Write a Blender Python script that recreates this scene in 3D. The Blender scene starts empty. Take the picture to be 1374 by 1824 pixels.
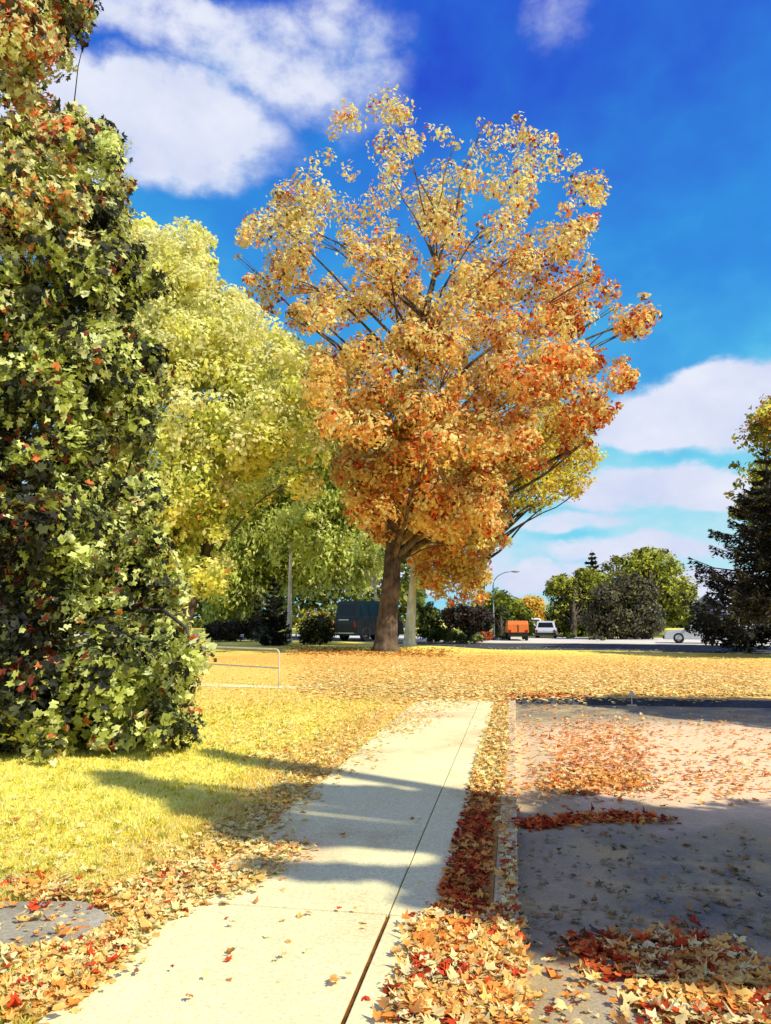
import bpy, bmesh, math, random
import numpy as np
from mathutils import Vector, Matrix
random.seed(7); RNG = np.random.default_rng(11)
C = bpy.context.scene.collection
sc = bpy.context.scene
rad = math.radians

# ------------------------------------------------------------------ survey: how the place was measured from the photograph
W0, H0, FPX = 1374., 1824., 1350.
EYE = 1.6
PITCH = math.atan(188/FPX); YAW = math.atan(230/FPX*math.cos(PITCH))
FH = np.array([-math.sin(YAW), math.cos(YAW), 0]); RT = np.array([math.cos(YAW), math.sin(YAW), 0]); UP = np.array([0, 0, 1.])
CAM = np.array([0, 0, EYE])
FC = FH*math.cos(PITCH)+UP*math.sin(PITCH); UC = -FH*math.sin(PITCH)+UP*math.cos(PITCH)
def pt(px, py, d):
    """point at distance d (along the ground) from the camera station, on a sight line"""
    px = np.asarray(px, float); py = np.asarray(py, float); d = np.asarray(d, float)
    u = (px-W0/2)/FPX; v = (H0/2-py)/FPX
    h = math.cos(PITCH)-v*math.sin(PITCH); z = math.sin(PITCH)+v*math.cos(PITCH)
    return CAM + (u/h*d)[..., None]*RT + d[..., None]*FH + (z/h*d)[..., None]*UP
def gp(px, py, z=0.):
    px = np.asarray(px, float); py = np.asarray(py, float)
    v = (H0/2-py)/FPX
    h = math.cos(PITCH)-v*math.sin(PITCH); zz = math.sin(PITCH)+v*math.cos(PITCH)
    return pt(px, py, (z-EYE)/zz*h)
def gd(py):
    v = (H0/2-np.asarray(py, float))/FPX
    return (-EYE)/(math.sin(PITCH)+v*math.cos(PITCH))*(math.cos(PITCH)-v*math.sin(PITCH))
def proj(P):
    q = P-CAM; f = q@FC
    return W0/2+FPX*(q@RT)/f, H0/2-FPX*(q@UC)/f
def lin(c):
    c = np.asarray(c, float)/255.
    return np.where(c <= .04045, c/12.92, ((c+.055)/1.055)**2.4)

SUN = np.array([.89, -.45, 0]); SUN /= np.linalg.norm(SUN)
SUN_EL = rad(45); SUNV = np.array([SUN[0]*math.cos(SUN_EL), SUN[1]*math.cos(SUN_EL), math.sin(SUN_EL)])

# ------------------------------------------------------------------ materials
MATS = {}
def newmat(name):
    m = bpy.data.materials.new(name); m.use_nodes = True; MATS[name] = m
    nt = m.node_tree; nt.nodes.clear()
    out = nt.nodes.new('ShaderNodeOutputMaterial')
    return m, nt, out
def node(nt, t, **kw):
    n = nt.nodes.new(t)
    for k, v in kw.items():
        if k.startswith('i_'): n.inputs[k[2:].replace('_', ' ')].default_value = v
        else: setattr(n, k, v)
    return n
def simple(name, col, rough=.6, metal=0., noise=.25, scale=6., bump=.1, spec=.4):
    m, nt, out = newmat(name)
    b = node(nt, 'ShaderNodeBsdfPrincipled'); b.inputs['Roughness'].default_value = rough; b.inputs['Metallic'].default_value = metal
    b.inputs['Specular IOR Level'].default_value = spec
    tc = node(nt, 'ShaderNodeTexCoord')
    nz = node(nt, 'ShaderNodeTexNoise'); nz.inputs['Scale'].default_value = scale; nz.inputs['Detail'].default_value = 6
    nt.links.new(tc.outputs['Object'], nz.inputs['Vector'])
    mx = node(nt, 'ShaderNodeMix', data_type='RGBA', blend_type='MULTIPLY'); mx.inputs[0].default_value = 1
    mr = node(nt, 'ShaderNodeMapRange'); mr.inputs[1].default_value = .3; mr.inputs[2].default_value = .7
    mr.inputs[3].default_value = 1-noise; mr.inputs[4].default_value = 1+noise
    nt.links.new(nz.outputs['Fac'], mr.inputs[0]); mx.inputs[6].default_value = (*col, 1)
    nt.links.new(mr.outputs[0], mx.inputs[7]); nt.links.new(mx.outputs[2], b.inputs['Base Color'])
    if bump:
        bp = node(nt, 'ShaderNodeBump'); bp.inputs['Strength'].default_value = bump; bp.inputs['Distance'].default_value = .02
        nt.links.new(nz.outputs['Fac'], bp.inputs['Height']); nt.links.new(bp.outputs[0], b.inputs['Normal'])
    nt.links.new(b.outputs[0], out.inputs[0])
    return m
def leafmat(name, trans=.35, rough=.6, spec=.25):
    m, nt, out = newmat(name)
    at = node(nt, 'ShaderNodeAttribute', attribute_name='Col')
    b = node(nt, 'ShaderNodeBsdfPrincipled'); b.inputs['Roughness'].default_value = rough; b.inputs['Specular IOR Level'].default_value = spec
    t = node(nt, 'ShaderNodeBsdfTranslucent'); mx = node(nt, 'ShaderNodeMixShader'); mx.inputs[0].default_value = trans
    nt.links.new(at.outputs['Color'], b.inputs['Base Color']); nt.links.new(at.outputs['Color'], t.inputs['Color'])
    nt.links.new(b.outputs[0], mx.inputs[1]); nt.links.new(t.outputs[0], mx.inputs[2]); nt.links.new(mx.outputs[0], out.inputs[0])
    return m
def barkmat(name, dark, light, scale=5.):
    m, nt, out = newmat(name)
    b = node(nt, 'ShaderNodeBsdfPrincipled'); b.inputs['Roughness'].default_value = .9; b.inputs['Specular IOR Level'].default_value = .15
    tc = node(nt, 'ShaderNodeTexCoord'); mp = node(nt, 'ShaderNodeMapping'); mp.inputs['Scale'].default_value = (1, 1, .22)
    nz = node(nt, 'ShaderNodeTexNoise'); nz.inputs['Scale'].default_value = scale; nz.inputs['Detail'].default_value = 8; nz.inputs['Roughness'].default_value = .7
    vo = node(nt, 'ShaderNodeTexNoise'); vo.inputs['Scale'].default_value = scale*.35; vo.inputs['Detail'].default_value = 3
    nt.links.new(tc.outputs['Object'], mp.inputs[0]); nt.links.new(mp.outputs[0], nz.inputs['Vector']); nt.links.new(tc.outputs['Object'], vo.inputs['Vector'])
    ad = node(nt, 'ShaderNodeMath', operation='MULTIPLY_ADD'); ad.inputs[1].default_value = .5
    sb = node(nt, 'ShaderNodeMath', operation='MULTIPLY'); sb.inputs[1].default_value = .5
    nt.links.new(nz.outputs['Fac'], ad.inputs[0]); nt.links.new(vo.outputs['Fac'], sb.inputs[0]); nt.links.new(sb.outputs[0], ad.inputs[2])
    cr = node(nt, 'ShaderNodeValToRGB'); cr.color_ramp.elements[0].position = .38; cr.color_ramp.elements[1].position = .62
    cr.color_ramp.elements[0].color = (*dark, 1); cr.color_ramp.elements[1].color = (*light, 1)
    nt.links.new(ad.outputs[0], cr.inputs[0]); nt.links.new(cr.outputs[0], b.inputs['Base Color'])
    bp = node(nt, 'ShaderNodeBump'); bp.inputs['Strength'].default_value = .9; bp.inputs['Distance'].default_value = .06
    nt.links.new(nz.outputs['Fac'], bp.inputs['Height']); nt.links.new(bp.outputs[0], b.inputs['Normal'])
    nt.links.new(b.outputs[0], out.inputs[0])
    return m

def groundmat(name, stops, base_scale=.6, fine=40., spots=None, rough=.95, bump=.4, dist=.03):
    """colour from two noises in world space; stops = [(pos, rgb)...]; spots = list of (x, y, rx, ry, rgb, amount)"""
    m, nt, out = newmat(name)
    L = nt.links.new
    b = node(nt, 'ShaderNodeBsdfPrincipled'); b.inputs['Roughness'].default_value = rough; b.inputs['Specular IOR Level'].default_value = .15
    g = node(nt, 'ShaderNodeNewGeometry')
    n1 = node(nt, 'ShaderNodeTexNoise'); n1.inputs['Scale'].default_value = base_scale; n1.inputs['Detail'].default_value = 7; n1.inputs['Roughness'].default_value = .65
    n2 = node(nt, 'ShaderNodeTexNoise'); n2.inputs['Scale'].default_value = fine; n2.inputs['Detail'].default_value = 5; n2.inputs['Roughness'].default_value = .7
    L(g.outputs['Position'], n1.inputs['Vector']); L(g.outputs['Position'], n2.inputs['Vector'])
    cr = node(nt, 'ShaderNodeValToRGB')
    while len(cr.color_ramp.elements) < len(stops): cr.color_ramp.elements.new(.5)
    for e, (p, c) in zip(cr.color_ramp.elements, stops): e.position = p; e.color = (*c, 1)
    L(n1.outputs['Fac'], cr.inputs[0])
    col = cr.outputs[0]
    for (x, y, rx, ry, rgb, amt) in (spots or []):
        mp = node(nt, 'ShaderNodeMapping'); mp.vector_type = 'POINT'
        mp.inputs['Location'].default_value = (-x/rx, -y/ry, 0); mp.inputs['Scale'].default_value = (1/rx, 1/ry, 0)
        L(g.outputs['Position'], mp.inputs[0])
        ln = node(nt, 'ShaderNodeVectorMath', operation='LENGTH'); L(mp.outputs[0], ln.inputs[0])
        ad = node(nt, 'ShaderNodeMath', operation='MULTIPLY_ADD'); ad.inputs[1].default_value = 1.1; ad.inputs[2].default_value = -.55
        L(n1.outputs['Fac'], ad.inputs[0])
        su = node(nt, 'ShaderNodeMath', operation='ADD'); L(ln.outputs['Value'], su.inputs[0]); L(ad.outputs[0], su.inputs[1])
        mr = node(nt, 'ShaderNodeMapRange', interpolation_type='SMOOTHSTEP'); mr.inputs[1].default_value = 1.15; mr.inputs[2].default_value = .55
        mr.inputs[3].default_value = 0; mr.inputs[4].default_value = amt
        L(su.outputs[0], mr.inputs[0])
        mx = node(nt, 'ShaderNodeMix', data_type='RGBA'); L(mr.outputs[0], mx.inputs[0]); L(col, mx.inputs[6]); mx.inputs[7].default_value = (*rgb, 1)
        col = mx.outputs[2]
    mr = node(nt, 'ShaderNodeMapRange'); mr.inputs[1].default_value = .3; mr.inputs[2].default_value = .7; mr.inputs[3].default_value = .72; mr.inputs[4].default_value = 1.22
    L(n2.outputs['Fac'], mr.inputs[0])
    mx = node(nt, 'ShaderNodeMix', data_type='RGBA', blend_type='MULTIPLY'); mx.inputs[0].default_value = 1
    L(col, mx.inputs[6]); L(mr.outputs[0], mx.inputs[7]); L(mx.outputs[2], b.inputs['Base Color'])
    bp = node(nt, 'ShaderNodeBump'); bp.inputs['Strength'].default_value = bump; bp.inputs['Distance'].default_value = dist
    L(n2.outputs['Fac'], bp.inputs['Height']); L(bp.outputs[0], b.inputs['Normal'])
    L(b.outputs[0], out.inputs[0])
    return m

# ------------------------------------------------------------------ object helpers
def props(o, label=None, cat=None, group=None, kind=None):
    if label: o['label'] = label
    if cat: o['category'] = cat
    if group: o['group'] = group
    if kind: o['kind'] = kind
    return o
def thing(name, loc, label, cat, group=None, rz=0.):
    o = bpy.data.objects.new(name, None); o.empty_display_size = .2
    C.objects.link(o); o.location = Vector(loc); o.rotation_euler = (0, 0, rz)
    return props(o, label, cat, group)
def link_mesh(name, me, mat, parent=None, smooth=False):
    o = bpy.data.objects.new(name, me); C.objects.link(o)
    if mat: me.materials.append(mat)
    if parent is not None: o.parent = parent
    if smooth: me.polygons.foreach_set('use_smooth', [True]*len(me.polygons))
    return o
def arr_mesh(name, V, F, col=None):
    """V (n,3), F (m,4)"""
    me = bpy.data.meshes.new(name)
    k = F.shape[1]
    me.vertices.add(len(V)); me.vertices.foreach_set('co', np.ascontiguousarray(V, np.float32).ravel())
    me.loops.add(F.size); me.loops.foreach_set('vertex_index', np.ascontiguousarray(F, np.int32).ravel())
    me.polygons.add(len(F)); me.polygons.foreach_set('loop_start', np.arange(0, F.size, k, dtype=np.int32))
    me.polygons.foreach_set('loop_total', np.full(len(F), k, np.int32))
    if col is not None:
        a = me.color_attributes.new('Col', 'FLOAT_COLOR', 'POINT')
        c4 = np.ones((len(V), 4), np.float32); c4[:, :3] = col
        a.data.foreach_set('color', c4.ravel())
    me.update(calc_edges=True); me.validate()
    return me
class MB:
    def __init__(s): s.v = []; s.f = []
    def add(s, vs, fs):
        n = len(s.v); s.v += [tuple(map(float, v)) for v in vs]; s.f += [tuple(i+n for i in f) for f in fs]
    def box(s, x0, x1, y0, y1, z0, z1):
        s.add([(x0,y0,z0),(x1,y0,z0),(x1,y1,z0),(x0,y1,z0),(x0,y0,z1),(x1,y0,z1),(x1,y1,z1),(x0,y1,z1)],
              [(3,2,1,0),(4,5,6,7),(0,1,5,4),(1,2,6,5),(2,3,7,6),(3,0,4,7)])
    def tube(s, pts, rs, seg=8, wob=0., cap=True):
        pts = [np.asarray(p, float) for p in pts]; n0 = len(s.v); N = len(pts)
        for i, p in enumerate(pts):
            t = pts[min(i+1, N-1)]-pts[max(i-1, 0)]; t = t/(np.linalg.norm(t)+1e-9)
            a = np.array([0, 0, 1.]) if abs(t[2]) < .9 else np.array([1., 0, 0])
            u = np.cross(t, a); u /= np.linalg.norm(u); w = np.cross(t, u)
            for k in range(seg):
                th = 2*math.pi*k/seg
                r = rs[i]*(1+wob*math.sin(3*th+i*1.3)+wob*.6*math.sin(5*th+i*.7))
                s.v.append(tuple(p+(u*math.cos(th)+w*math.sin(th))*r))
        for i in range(N-1):
            for k in range(seg):
                a = n0+i*seg+k; b = n0+i*seg+(k+1) % seg
                s.f.append((a, a+seg, b+seg, b))
        if cap:
            s.f.append(tuple(n0+k for k in range(seg))); s.f.append(tuple(n0+(N-1)*seg+k for k in reversed(range(seg))))
    def prism(s, prof, x0, x1, taper=None):
        """profile of (y,z) extruded over x; taper(z) scales x"""
        n = len(prof); tp = taper or (lambda z: 1.)
        vs = [(x0*tp(z), y, z) for y, z in prof]+[(x1*tp(z), y, z) for y, z in prof]
        fs = [tuple(range(n)), tuple(reversed(range(n, 2*n)))]+[(i, i+n, (i+1) % n+n, (i+1) % n) for i in range(n)]
        s.add(vs, fs)
    def build(s, name, mat, parent=None, smooth=False, bevel=0., origin=None):
        me = bpy.data.meshes.new(name)
        v = s.v if origin is None else [(a-origin[0], b-origin[1], c-origin[2]) for a, b, c in s.v]
        me.from_pydata(v, [], s.f); me.update()
        bm = bmesh.new(); bm.from_mesh(me); bmesh.ops.recalc_face_normals(bm, faces=bm.faces)
        if bevel: bmesh.ops.bevel(bm, geom=[e for e in bm.edges], offset=bevel, segments=2, affect='EDGES', profile=.6, clamp_overlap=True)
        bm.to_mesh(me); bm.free()
        return link_mesh(name, me, mat, parent, smooth)

# ------------------------------------------------------------------ foliage
def h01(*ks):
    x = np.zeros_like(ks[0], dtype=np.float64)
    for i, k in enumerate(ks): x = x + k*(12.9898+i*65.117)
    x = np.sin(x)*43758.5453
    return x-np.floor(x)
def leaf_arrays(P, size, nrm, col, fold=.12, wide=.62, six=False, up_t=None):
    n = len(P)
    nrm = nrm/(np.linalg.norm(nrm, axis=1, keepdims=True)+1e-9)
    t = RNG.normal(size=(n, 3)) if up_t is None else up_t
    t = t-(t*nrm).sum(1, keepdims=True)*nrm; t /= (np.linalg.norm(t, axis=1, keepdims=True)+1e-9)
    b = np.cross(nrm, t); L = size[:, None]
    if not six:
        V = np.stack([P-t*L*.5, P+b*L*wide*.5+nrm*L*fold, P+t*L*.5, P-b*L*wide*.5+nrm*L*fold], 1).reshape(-1, 3)
        F = np.arange(4*n).reshape(n, 4); k = 4
    else:
        V = np.stack([P-t*L*.5, P+t*L*.55, P-t*L*.12+b*L*wide*.52+nrm*L*fold, P+t*L*.2+b*L*wide*.4+nrm*L*fold,
                      P-t*L*.12-b*L*wide*.52+nrm*L*fold, P+t*L*.2-b*L*wide*.4+nrm*L*fold], 1).reshape(-1, 3)
        i = np.arange(n)*6
        F = np.concatenate([np.stack([i, i+2, i+3, i+1], 1), np.stack([i, i+1, i+5, i+4], 1)]); k = 6
    return V, F, np.repeat(col, k, 0)
def lobed_arrays(P, size, nrm, col, curl=.3, up_t=None):
    """five-lobed curled leaves with a stalk"""
    n = len(P); nrm = nrm/(np.linalg.norm(nrm, axis=1, keepdims=True)+1e-9)
    t = RNG.normal(size=(n, 3)) if up_t is None else up_t
    t = t-(t*nrm).sum(1, keepdims=True)*nrm; t /= (np.linalg.norm(t, axis=1, keepdims=True)+1e-9); b = np.cross(nrm, t)
    pol = [(0, 0)]
    for k, (ang, r) in enumerate([(-150, .30), (-112, .46), (-84, .34), (-48, .54), (-26, .40), (0, .64), (26, .40), (48, .54), (84, .34), (112, .46), (150, .30)]):
        pol.append((r*math.cos(rad(ang)), r*math.sin(rad(ang))))
    pol += [(-.18, .014), (-.50, .012), (-.50, -.012), (-.18, -.014)]
    pol = np.array(pol); m = len(pol); jit = 1+RNG.normal(0, .11, (n, m)); jit[:, -4:] = 1
    asp = RNG.uniform(.7, 1.1, n)[:, None]; x = pol[:, 0]*jit; y = pol[:, 1]*jit*asp
    c1 = RNG.normal(0, curl, n)[:, None]; c2 = RNG.normal(curl*.6, curl, n)[:, None]
    z = c1*x*x*2+c2*y*y*2+RNG.normal(0, curl*.06, (n, m))
    V = (P[:, None]+size[:, None, None]*(x[..., None]*t[:, None]+y[..., None]*b[:, None]+z[..., None]*nrm[:, None])).reshape(-1, 3)
    q = np.array([(0, 1, 2, 3), (0, 3, 4, 5), (0, 5, 6, 7), (0, 7, 8, 9), (0, 9, 10, 11), (12, 13, 14, 15)])
    F = (np.arange(n)[:, None, None]*m+q[None]).reshape(-1, 4)
    cv = np.repeat(col, m, 0).reshape(n, m, 3)*RNG.uniform(.86, 1.12, (n, m, 1)); cv[:, 0] *= .82; cv[:, -4:] *= .6
    return V, F, np.clip(cv.reshape(-1, 3), 0, 1)
def inside(poly, x, y):
    poly = np.asarray(poly, float); r = np.zeros(len(x), bool); j = len(poly)-1
    for i in range(len(poly)):
        xi, yi = poly[i]; xj, yj = poly[j]
        c = ((yi > y) != (yj > y)) & (x < (xj-xi)*(y-yi)/(yj-yi+1e-12)+xi)
        r ^= c; j = i
    return r
def edge_dist(poly, x, y):
    poly = np.asarray(poly, float); d = np.full(len(x), 1e9)
    for i in range(len(poly)):
        a = poly[i]; b = poly[(i+1) % len(poly)]; ab = b-a
        t = np.clip(((x-a[0])*ab[0]+(y-a[1])*ab[1])/(ab@ab+1e-9), 0, 1)
        d = np.minimum(d, np.hypot(x-a[0]-t*ab[0], y-a[1]-t*ab[1]))
    return d
def sample_poly(poly, n):
    poly = np.asarray(poly, float); lo = poly.min(0); hi = poly.max(0); X = []; Y = []; c = 0
    while c < n:
        x = RNG.uniform(lo[0], hi[0], n*2); y = RNG.uniform(lo[1], hi[1], n*2); k = inside(poly, x, y)
        X.append(x[k]); Y.append(y[k]); c += k.sum()
    return np.concatenate(X)[:n], np.concatenate(Y)[:n]
def pick(pal, px, py, u):
    w = np.stack([np.maximum(0, f(px, py)) if callable(f) else np.full(len(px), float(f)) for _, f in pal], 1)
    cw = np.cumsum(w, 1); cw /= cw[:, -1:]
    i = (u[:, None] > cw).sum(1).clip(0, len(pal)-1)
    cols = np.array([lin(c) for c, _ in pal])
    return cols[i]
def tree(name, label, cat, poly, d, base, n, leaf, pal, trunk_r, mat='leaf', bark='bark_dark', nclump=90, rpx=(28, 60), thick=.75,
         cell=.5, fork=None, six=False, dens=None, trunk_bend=None, group=None, limb=True, coh=.75, droop=0., trunk_pts=None, minz=.05, gain=1., twigs=3, nlimb=55, shell=.5, dmin=None, extra=None, shade_pocket=0., lobed=False, thin=None, limbk=1.):
    """crown volume grown inside a surveyed outline: clumps of leaves spread in depth, carried by limbs from the trunk"""
    m = FPX/d
    poly = np.asarray(poly, float)
    X, Y = sample_poly(poly, nclump*5); D = edge_dist(poly, X, Y)
    R = RNG.uniform(rpx[0], rpx[1], len(X)); k = D > R*.55
    X, Y, D, R = X[k][:nclump], Y[k][:nclump], D[k][:nclump], R[k][:nclump]
    if thin:
        k = RNG.random(len(X)) > thin(X, Y); X, Y, D, R = X[k], Y[k], D[k], R[k]
    # extra small clumps along the rim make the outline uneven
    X2, Y2 = sample_poly(poly, nclump*8); D2 = edge_dist(poly, X2, Y2); k = D2 < max(rpx[0]*.9, rpx[1]*.55)
    X2, Y2, D2 = X2[k][:nclump], Y2[k][:nclump], D2[k][:nclump]; R2 = RNG.uniform(rpx[0]*.35, max(rpx[0]*.75, rpx[1]*.45), len(X2))
    if thin:
        k = RNG.random(len(X2)) > np.minimum(.45+thin(X2, Y2), .9); X2, Y2, D2, R2 = X2[k], Y2[k], D2[k], R2[k]
    if len(X): k = np.array([np.hypot(X-x_, Y-y_).min() < rpx[1]*.95 for x_, y_ in zip(X2, Y2)], bool); X2, Y2, D2, R2 = X2[k], Y2[k], D2[k], R2[k]
    X = np.concatenate([X, X2]); Y = np.concatenate([Y, Y2]); D = np.concatenate([D, D2]); R = np.concatenate([R, R2])
    dm = max(D.max(), 1.)
    T = thick*dm/m*np.sqrt(np.clip(D/dm, 0, 1)*(2-np.clip(D/dm, 0, 1)))
    off = RNG.uniform(-1, 1, len(X))*T
    dd = d+off
    if dmin: dd = np.maximum(dd, dmin)
    if extra:
        ex = np.array(extra, float); X = np.r_[X, ex[:, 0]]; Y = np.r_[Y, ex[:, 1]]; dd = np.r_[dd, ex[:, 2]]; R = np.r_[R, ex[:, 3]]*1.; R2 = R[len(R)-len(ex):]
    low = Y > 1105
    dd = np.where(low, np.minimum(dd, (EYE-.12)*FPX/np.maximum(Y-1100, 1)), dd)
    CC = pt(X, Y, dd); CR = R*dd/FPX
    base = np.asarray(base, float)
    root = thing(name, base, label, cat, group)
    # leaves
    wts = CR**2*(dens(X, Y) if dens else 1.); wts = wts/wts.sum()
    ci = RNG.choice(len(CC), n, p=wts)
    v = RNG.normal(size=(n, 3)); v /= np.linalg.norm(v, axis=1, keepdims=True)
    rr = RNG.random(n)**shell
    P = CC[ci]+v*(rr*CR[ci]*1.12)[:, None]*np.array([1, 1, .82])
    if droop: P[:, 2] -= droop*RNG.random(n)**2*CR[ci]*2
    k = P[:, 2] > minz; P, v, ci = P[k], v[k], ci[k]; n = len(P)
    px, py = proj(P)
    q = P/cell+.35*np.stack([np.sin(P[:, 1]*3.1/cell*.6), np.sin(P[:, 2]*2.7/cell*.6), np.sin(P[:, 0]*3.3/cell*.6)], 1)
    cx, cy, cz = np.floor(q).T
    u = .8*h01(cx, cy, cz)+.2*RNG.random(n)
    u = np.where(RNG.random(n) < .18, RNG.random(n), u)
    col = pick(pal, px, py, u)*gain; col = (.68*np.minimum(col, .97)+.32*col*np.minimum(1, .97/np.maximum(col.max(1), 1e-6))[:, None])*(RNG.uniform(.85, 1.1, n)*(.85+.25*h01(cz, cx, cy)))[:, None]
    cn = np.stack([h01(cx, cz, cy)-.5, h01(cy, cx, cz+3)-.5, h01(cz, cy+7, cx)-.5], 1)*2
    nrm = coh*(cn*.8+v*.9+np.array([0, 0, .35]))+(1-coh)*RNG.normal(size=(n, 3))*1.3
    sz = RNG.uniform(.65, 1.35, n)*leaf
    upt = None
    if droop: upt = np.array([0, 0, -1.])+RNG.normal(size=(n, 3))*.45
    if shade_pocket:
        pk = np.sin(P[:, 0]*shade_pocket+1.3*np.sin(P[:, 2]*shade_pocket*.7))*np.sin(P[:, 2]*shade_pocket*.9+1.1*np.sin(P[:, 1]*shade_pocket*.8))+.5*np.sin(P[:, 1]*shade_pocket*1.3+P[:, 2]*shade_pocket*.5)
        col = np.where((pk > .84)[:, None], col*np.array([.16, .17, .2])+.004, col)  # inner crown shade painted into the leaf colour as near-black clumps
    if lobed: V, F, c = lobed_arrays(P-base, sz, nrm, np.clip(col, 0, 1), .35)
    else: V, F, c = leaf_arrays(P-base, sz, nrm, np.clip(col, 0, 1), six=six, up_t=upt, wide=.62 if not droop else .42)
    link_mesh('crown', arr_mesh('crown', V, F, c), MATS[mat], root)
    # trunk and limbs
    mb = MB()
    tops = CC[np.argsort(CC[:, 2])[-max(3, len(CC)//12):]].mean(0)
    if trunk_pts is None:
        fz = fork if fork else base[2]+(tops[2]-base[2])*.8
        bend = trunk_bend or 0.
        cx0 = CC.mean(0)
        trunk_pts = []
        for t in np.linspace(0, 1, 9):
            p = base*(1-t)+np.array([base[0]*.45+cx0[0]*.55, base[1]*.45+cx0[1]*.55, fz])*t
            p = p+RT*(bend*math.sin(t*math.pi)+.12*trunk_r*math.sin(t*9))
            trunk_pts.append(p)
    TP = np.array(trunk_pts); N = len(TP)
    zt = TP[:, 2]
    rs = [trunk_r*(1.0-.78*(i/(N-1))) for i in range(N)]
    first = TP[0]+(TP[1]-TP[0])*.12
    pts = [TP[0]-np.array([0, 0, .1]), first, TP[0]+(TP[1]-TP[0])*.3]+list(TP[1:])
    rr_ = [trunk_r*1.5, trunk_r*1.18, trunk_r*1.02]+rs[1:]
    mb.tube(pts, rr_, 14, .05)
    if limb:
        order = RNG.permutation(len(CC))[:min(len(CC), nlimb)]
        for j in order:
            c0 = CC[j]; hd = np.linalg.norm((c0-TP.mean(0))[:2])
            za = c0[2]-(.55*hd+.3*(c0[2]-base[2])*.5)
            za = min(max(za, base[2]+(zt[-1]-base[2])*.22), zt[-1])
            i = int(np.clip(np.searchsorted(zt, za), 1, N-1)); f = (za-zt[i-1])/(zt[i]-zt[i-1]+1e-6); f = min(max(f, 0), 1)
            a = TP[i-1]*(1-f)+TP[i]*f; ra = rs[i-1]*(1-f)+rs[i]*f
            ln = np.linalg.norm(c0-a)
            r0 = min(ra*.5, .012*ln*limbk+.02)
            k1 = a*.66+c0*.34+np.array([0, 0, .10*ln])+RNG.normal(size=3)*.085*ln
            k2 = a*.33+c0*.67+np.array([0, 0, .08*ln])+RNG.normal(size=3)*.085*ln
            bz = []
            for t_ in np.linspace(0, 1, 9):
                bz.append(a*(1-t_)**3+3*k1*t_*(1-t_)**2+3*k2*t_*t_*(1-t_)+c0*t_**3+RNG.normal(size=3)*.006*ln*(0 < t_ < 1))
            k2 = bz[6]
            mb.tube(bz, [r0*(1-.86*t_**.8) for t_ in np.linspace(0, 1, 9)], 7, .06, False)
            for q_ in range(twigs):
                e = c0+RNG.normal(size=3)*CR[j]*.45
                mb.tube([k2, (k2+e)/2+RNG.normal(size=3)*.05*CR[j], e], [r0*.24, r0*.15, r0*.04], 5, 0, False)
    mb.build('trunk', MATS[bark], root, smooth=True, origin=base)
    return root
def spruce(name, label, cat, base, height, radius, pal, seed=1, levels=26, group=None, needle=.16, per=260, gap=.05):
    rg = np.random.default_rng(seed); base = np.asarray(base, float)
    root = thing(name, base, label, cat, group); mb = MB()
    mb.tube([(0, 0, -.1), (0, 0, height*.5), (0, 0, height)], [radius*.07+.03, radius*.045+.02, .015], 9, .05)
    Ps = []; Ts = []; Ns = []
    for l in range(levels):
        t = (l+.4)/levels; z = height*(gap+(.98-gap)*t); R = radius*(1-t)**.8*rg.uniform(.72, 1.12)
        nb = max(4, int(9*(1-t)+3))
        for b in range(nb):
            th = 2*math.pi*(b+rg.random())/nb; r = R*rg.uniform(.75, 1.12)
            dr = np.array([math.cos(th), math.sin(th), 0])
            sag = rg.uniform(.05, .22); tip = rg.uniform(.1, .28)
            def path(s): return np.array([0, 0, z])+dr*r*s+np.array([0, 0, 1.])*r*(-sag*math.sin(s*2.4)+tip*s*s*.9)
            mb.tube([path(s) for s in (0, .35, .7, 1)], [.035*r**.5, .024*r**.5, .014*r**.5, .004], 5, 0, False)
            n = int(per*r/radius)+8
            s = rg.random(n)**.75; side = rg.normal(size=n)*.17*r*(1.05-s)
            perp = np.array([-dr[1], dr[0], 0])
            P = np.array([path(a) for a in s])+perp*side[:, None]+np.array([0, 0, 1.])*(-abs(rg.normal(size=n))*.1*r**.6-np.abs(side)*.25)[:, None]
            Ps.append(P); Ts.append(dr*.7+perp*np.sign(side)[:, None]*.7+rg.normal(size=(n, 3))*.35+np.array([0, 0, -.2])); Ns.append(rg.normal(size=(n, 3))*.5+np.array([0, 0, 1.]))
    P = np.concatenate(Ps); T = np.concatenate(Ts); Nn = np.concatenate(Ns)
    k = P[:, 2] > .03; P, T, Nn = P[k], T[k], Nn[k]; n = len(P)
    cx, cy, cz = np.floor(P/.55).T; u = .7*h01(cx, cy, cz)+.3*rg.random(n)
    px, py = proj(P+base)
    col = pick(pal, px, py, u)*rg.uniform(.75, 1.2, n)[:, None]
    V, F, c = leaf_arrays(P, rg.uniform(.7, 1.4, n)*needle, Nn, col, wide=.34, up_t=T, fold=.05)
    link_mesh('crown', arr_mesh('crown', V, F, c), MATS['needle'], root)
    mb.build('trunk', MATS['bark_dark'], root, smooth=True)
    return root

leafmat('leaf', .5, .7, .15); leafmat('leaf_near', .35, .6, .2); leafmat('leaf_dull', .25); leafmat('needle', .08, .55); leafmat('blade', .45, .8, .1); leafmat('litter', .12, .85, .08)
barkmat('bark_dark', (.022, .017, .013), (.17, .13, .095), 6)
barkmat('bark_brown', (.025, .018, .013), (.20, .14, .09), 6)
barkmat('bark_pale', (.45, .38, .28), (.85, .78, .62), 5)
barkmat('bark_white', (.55, .5, .4), (.9, .87, .75), 5)

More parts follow.
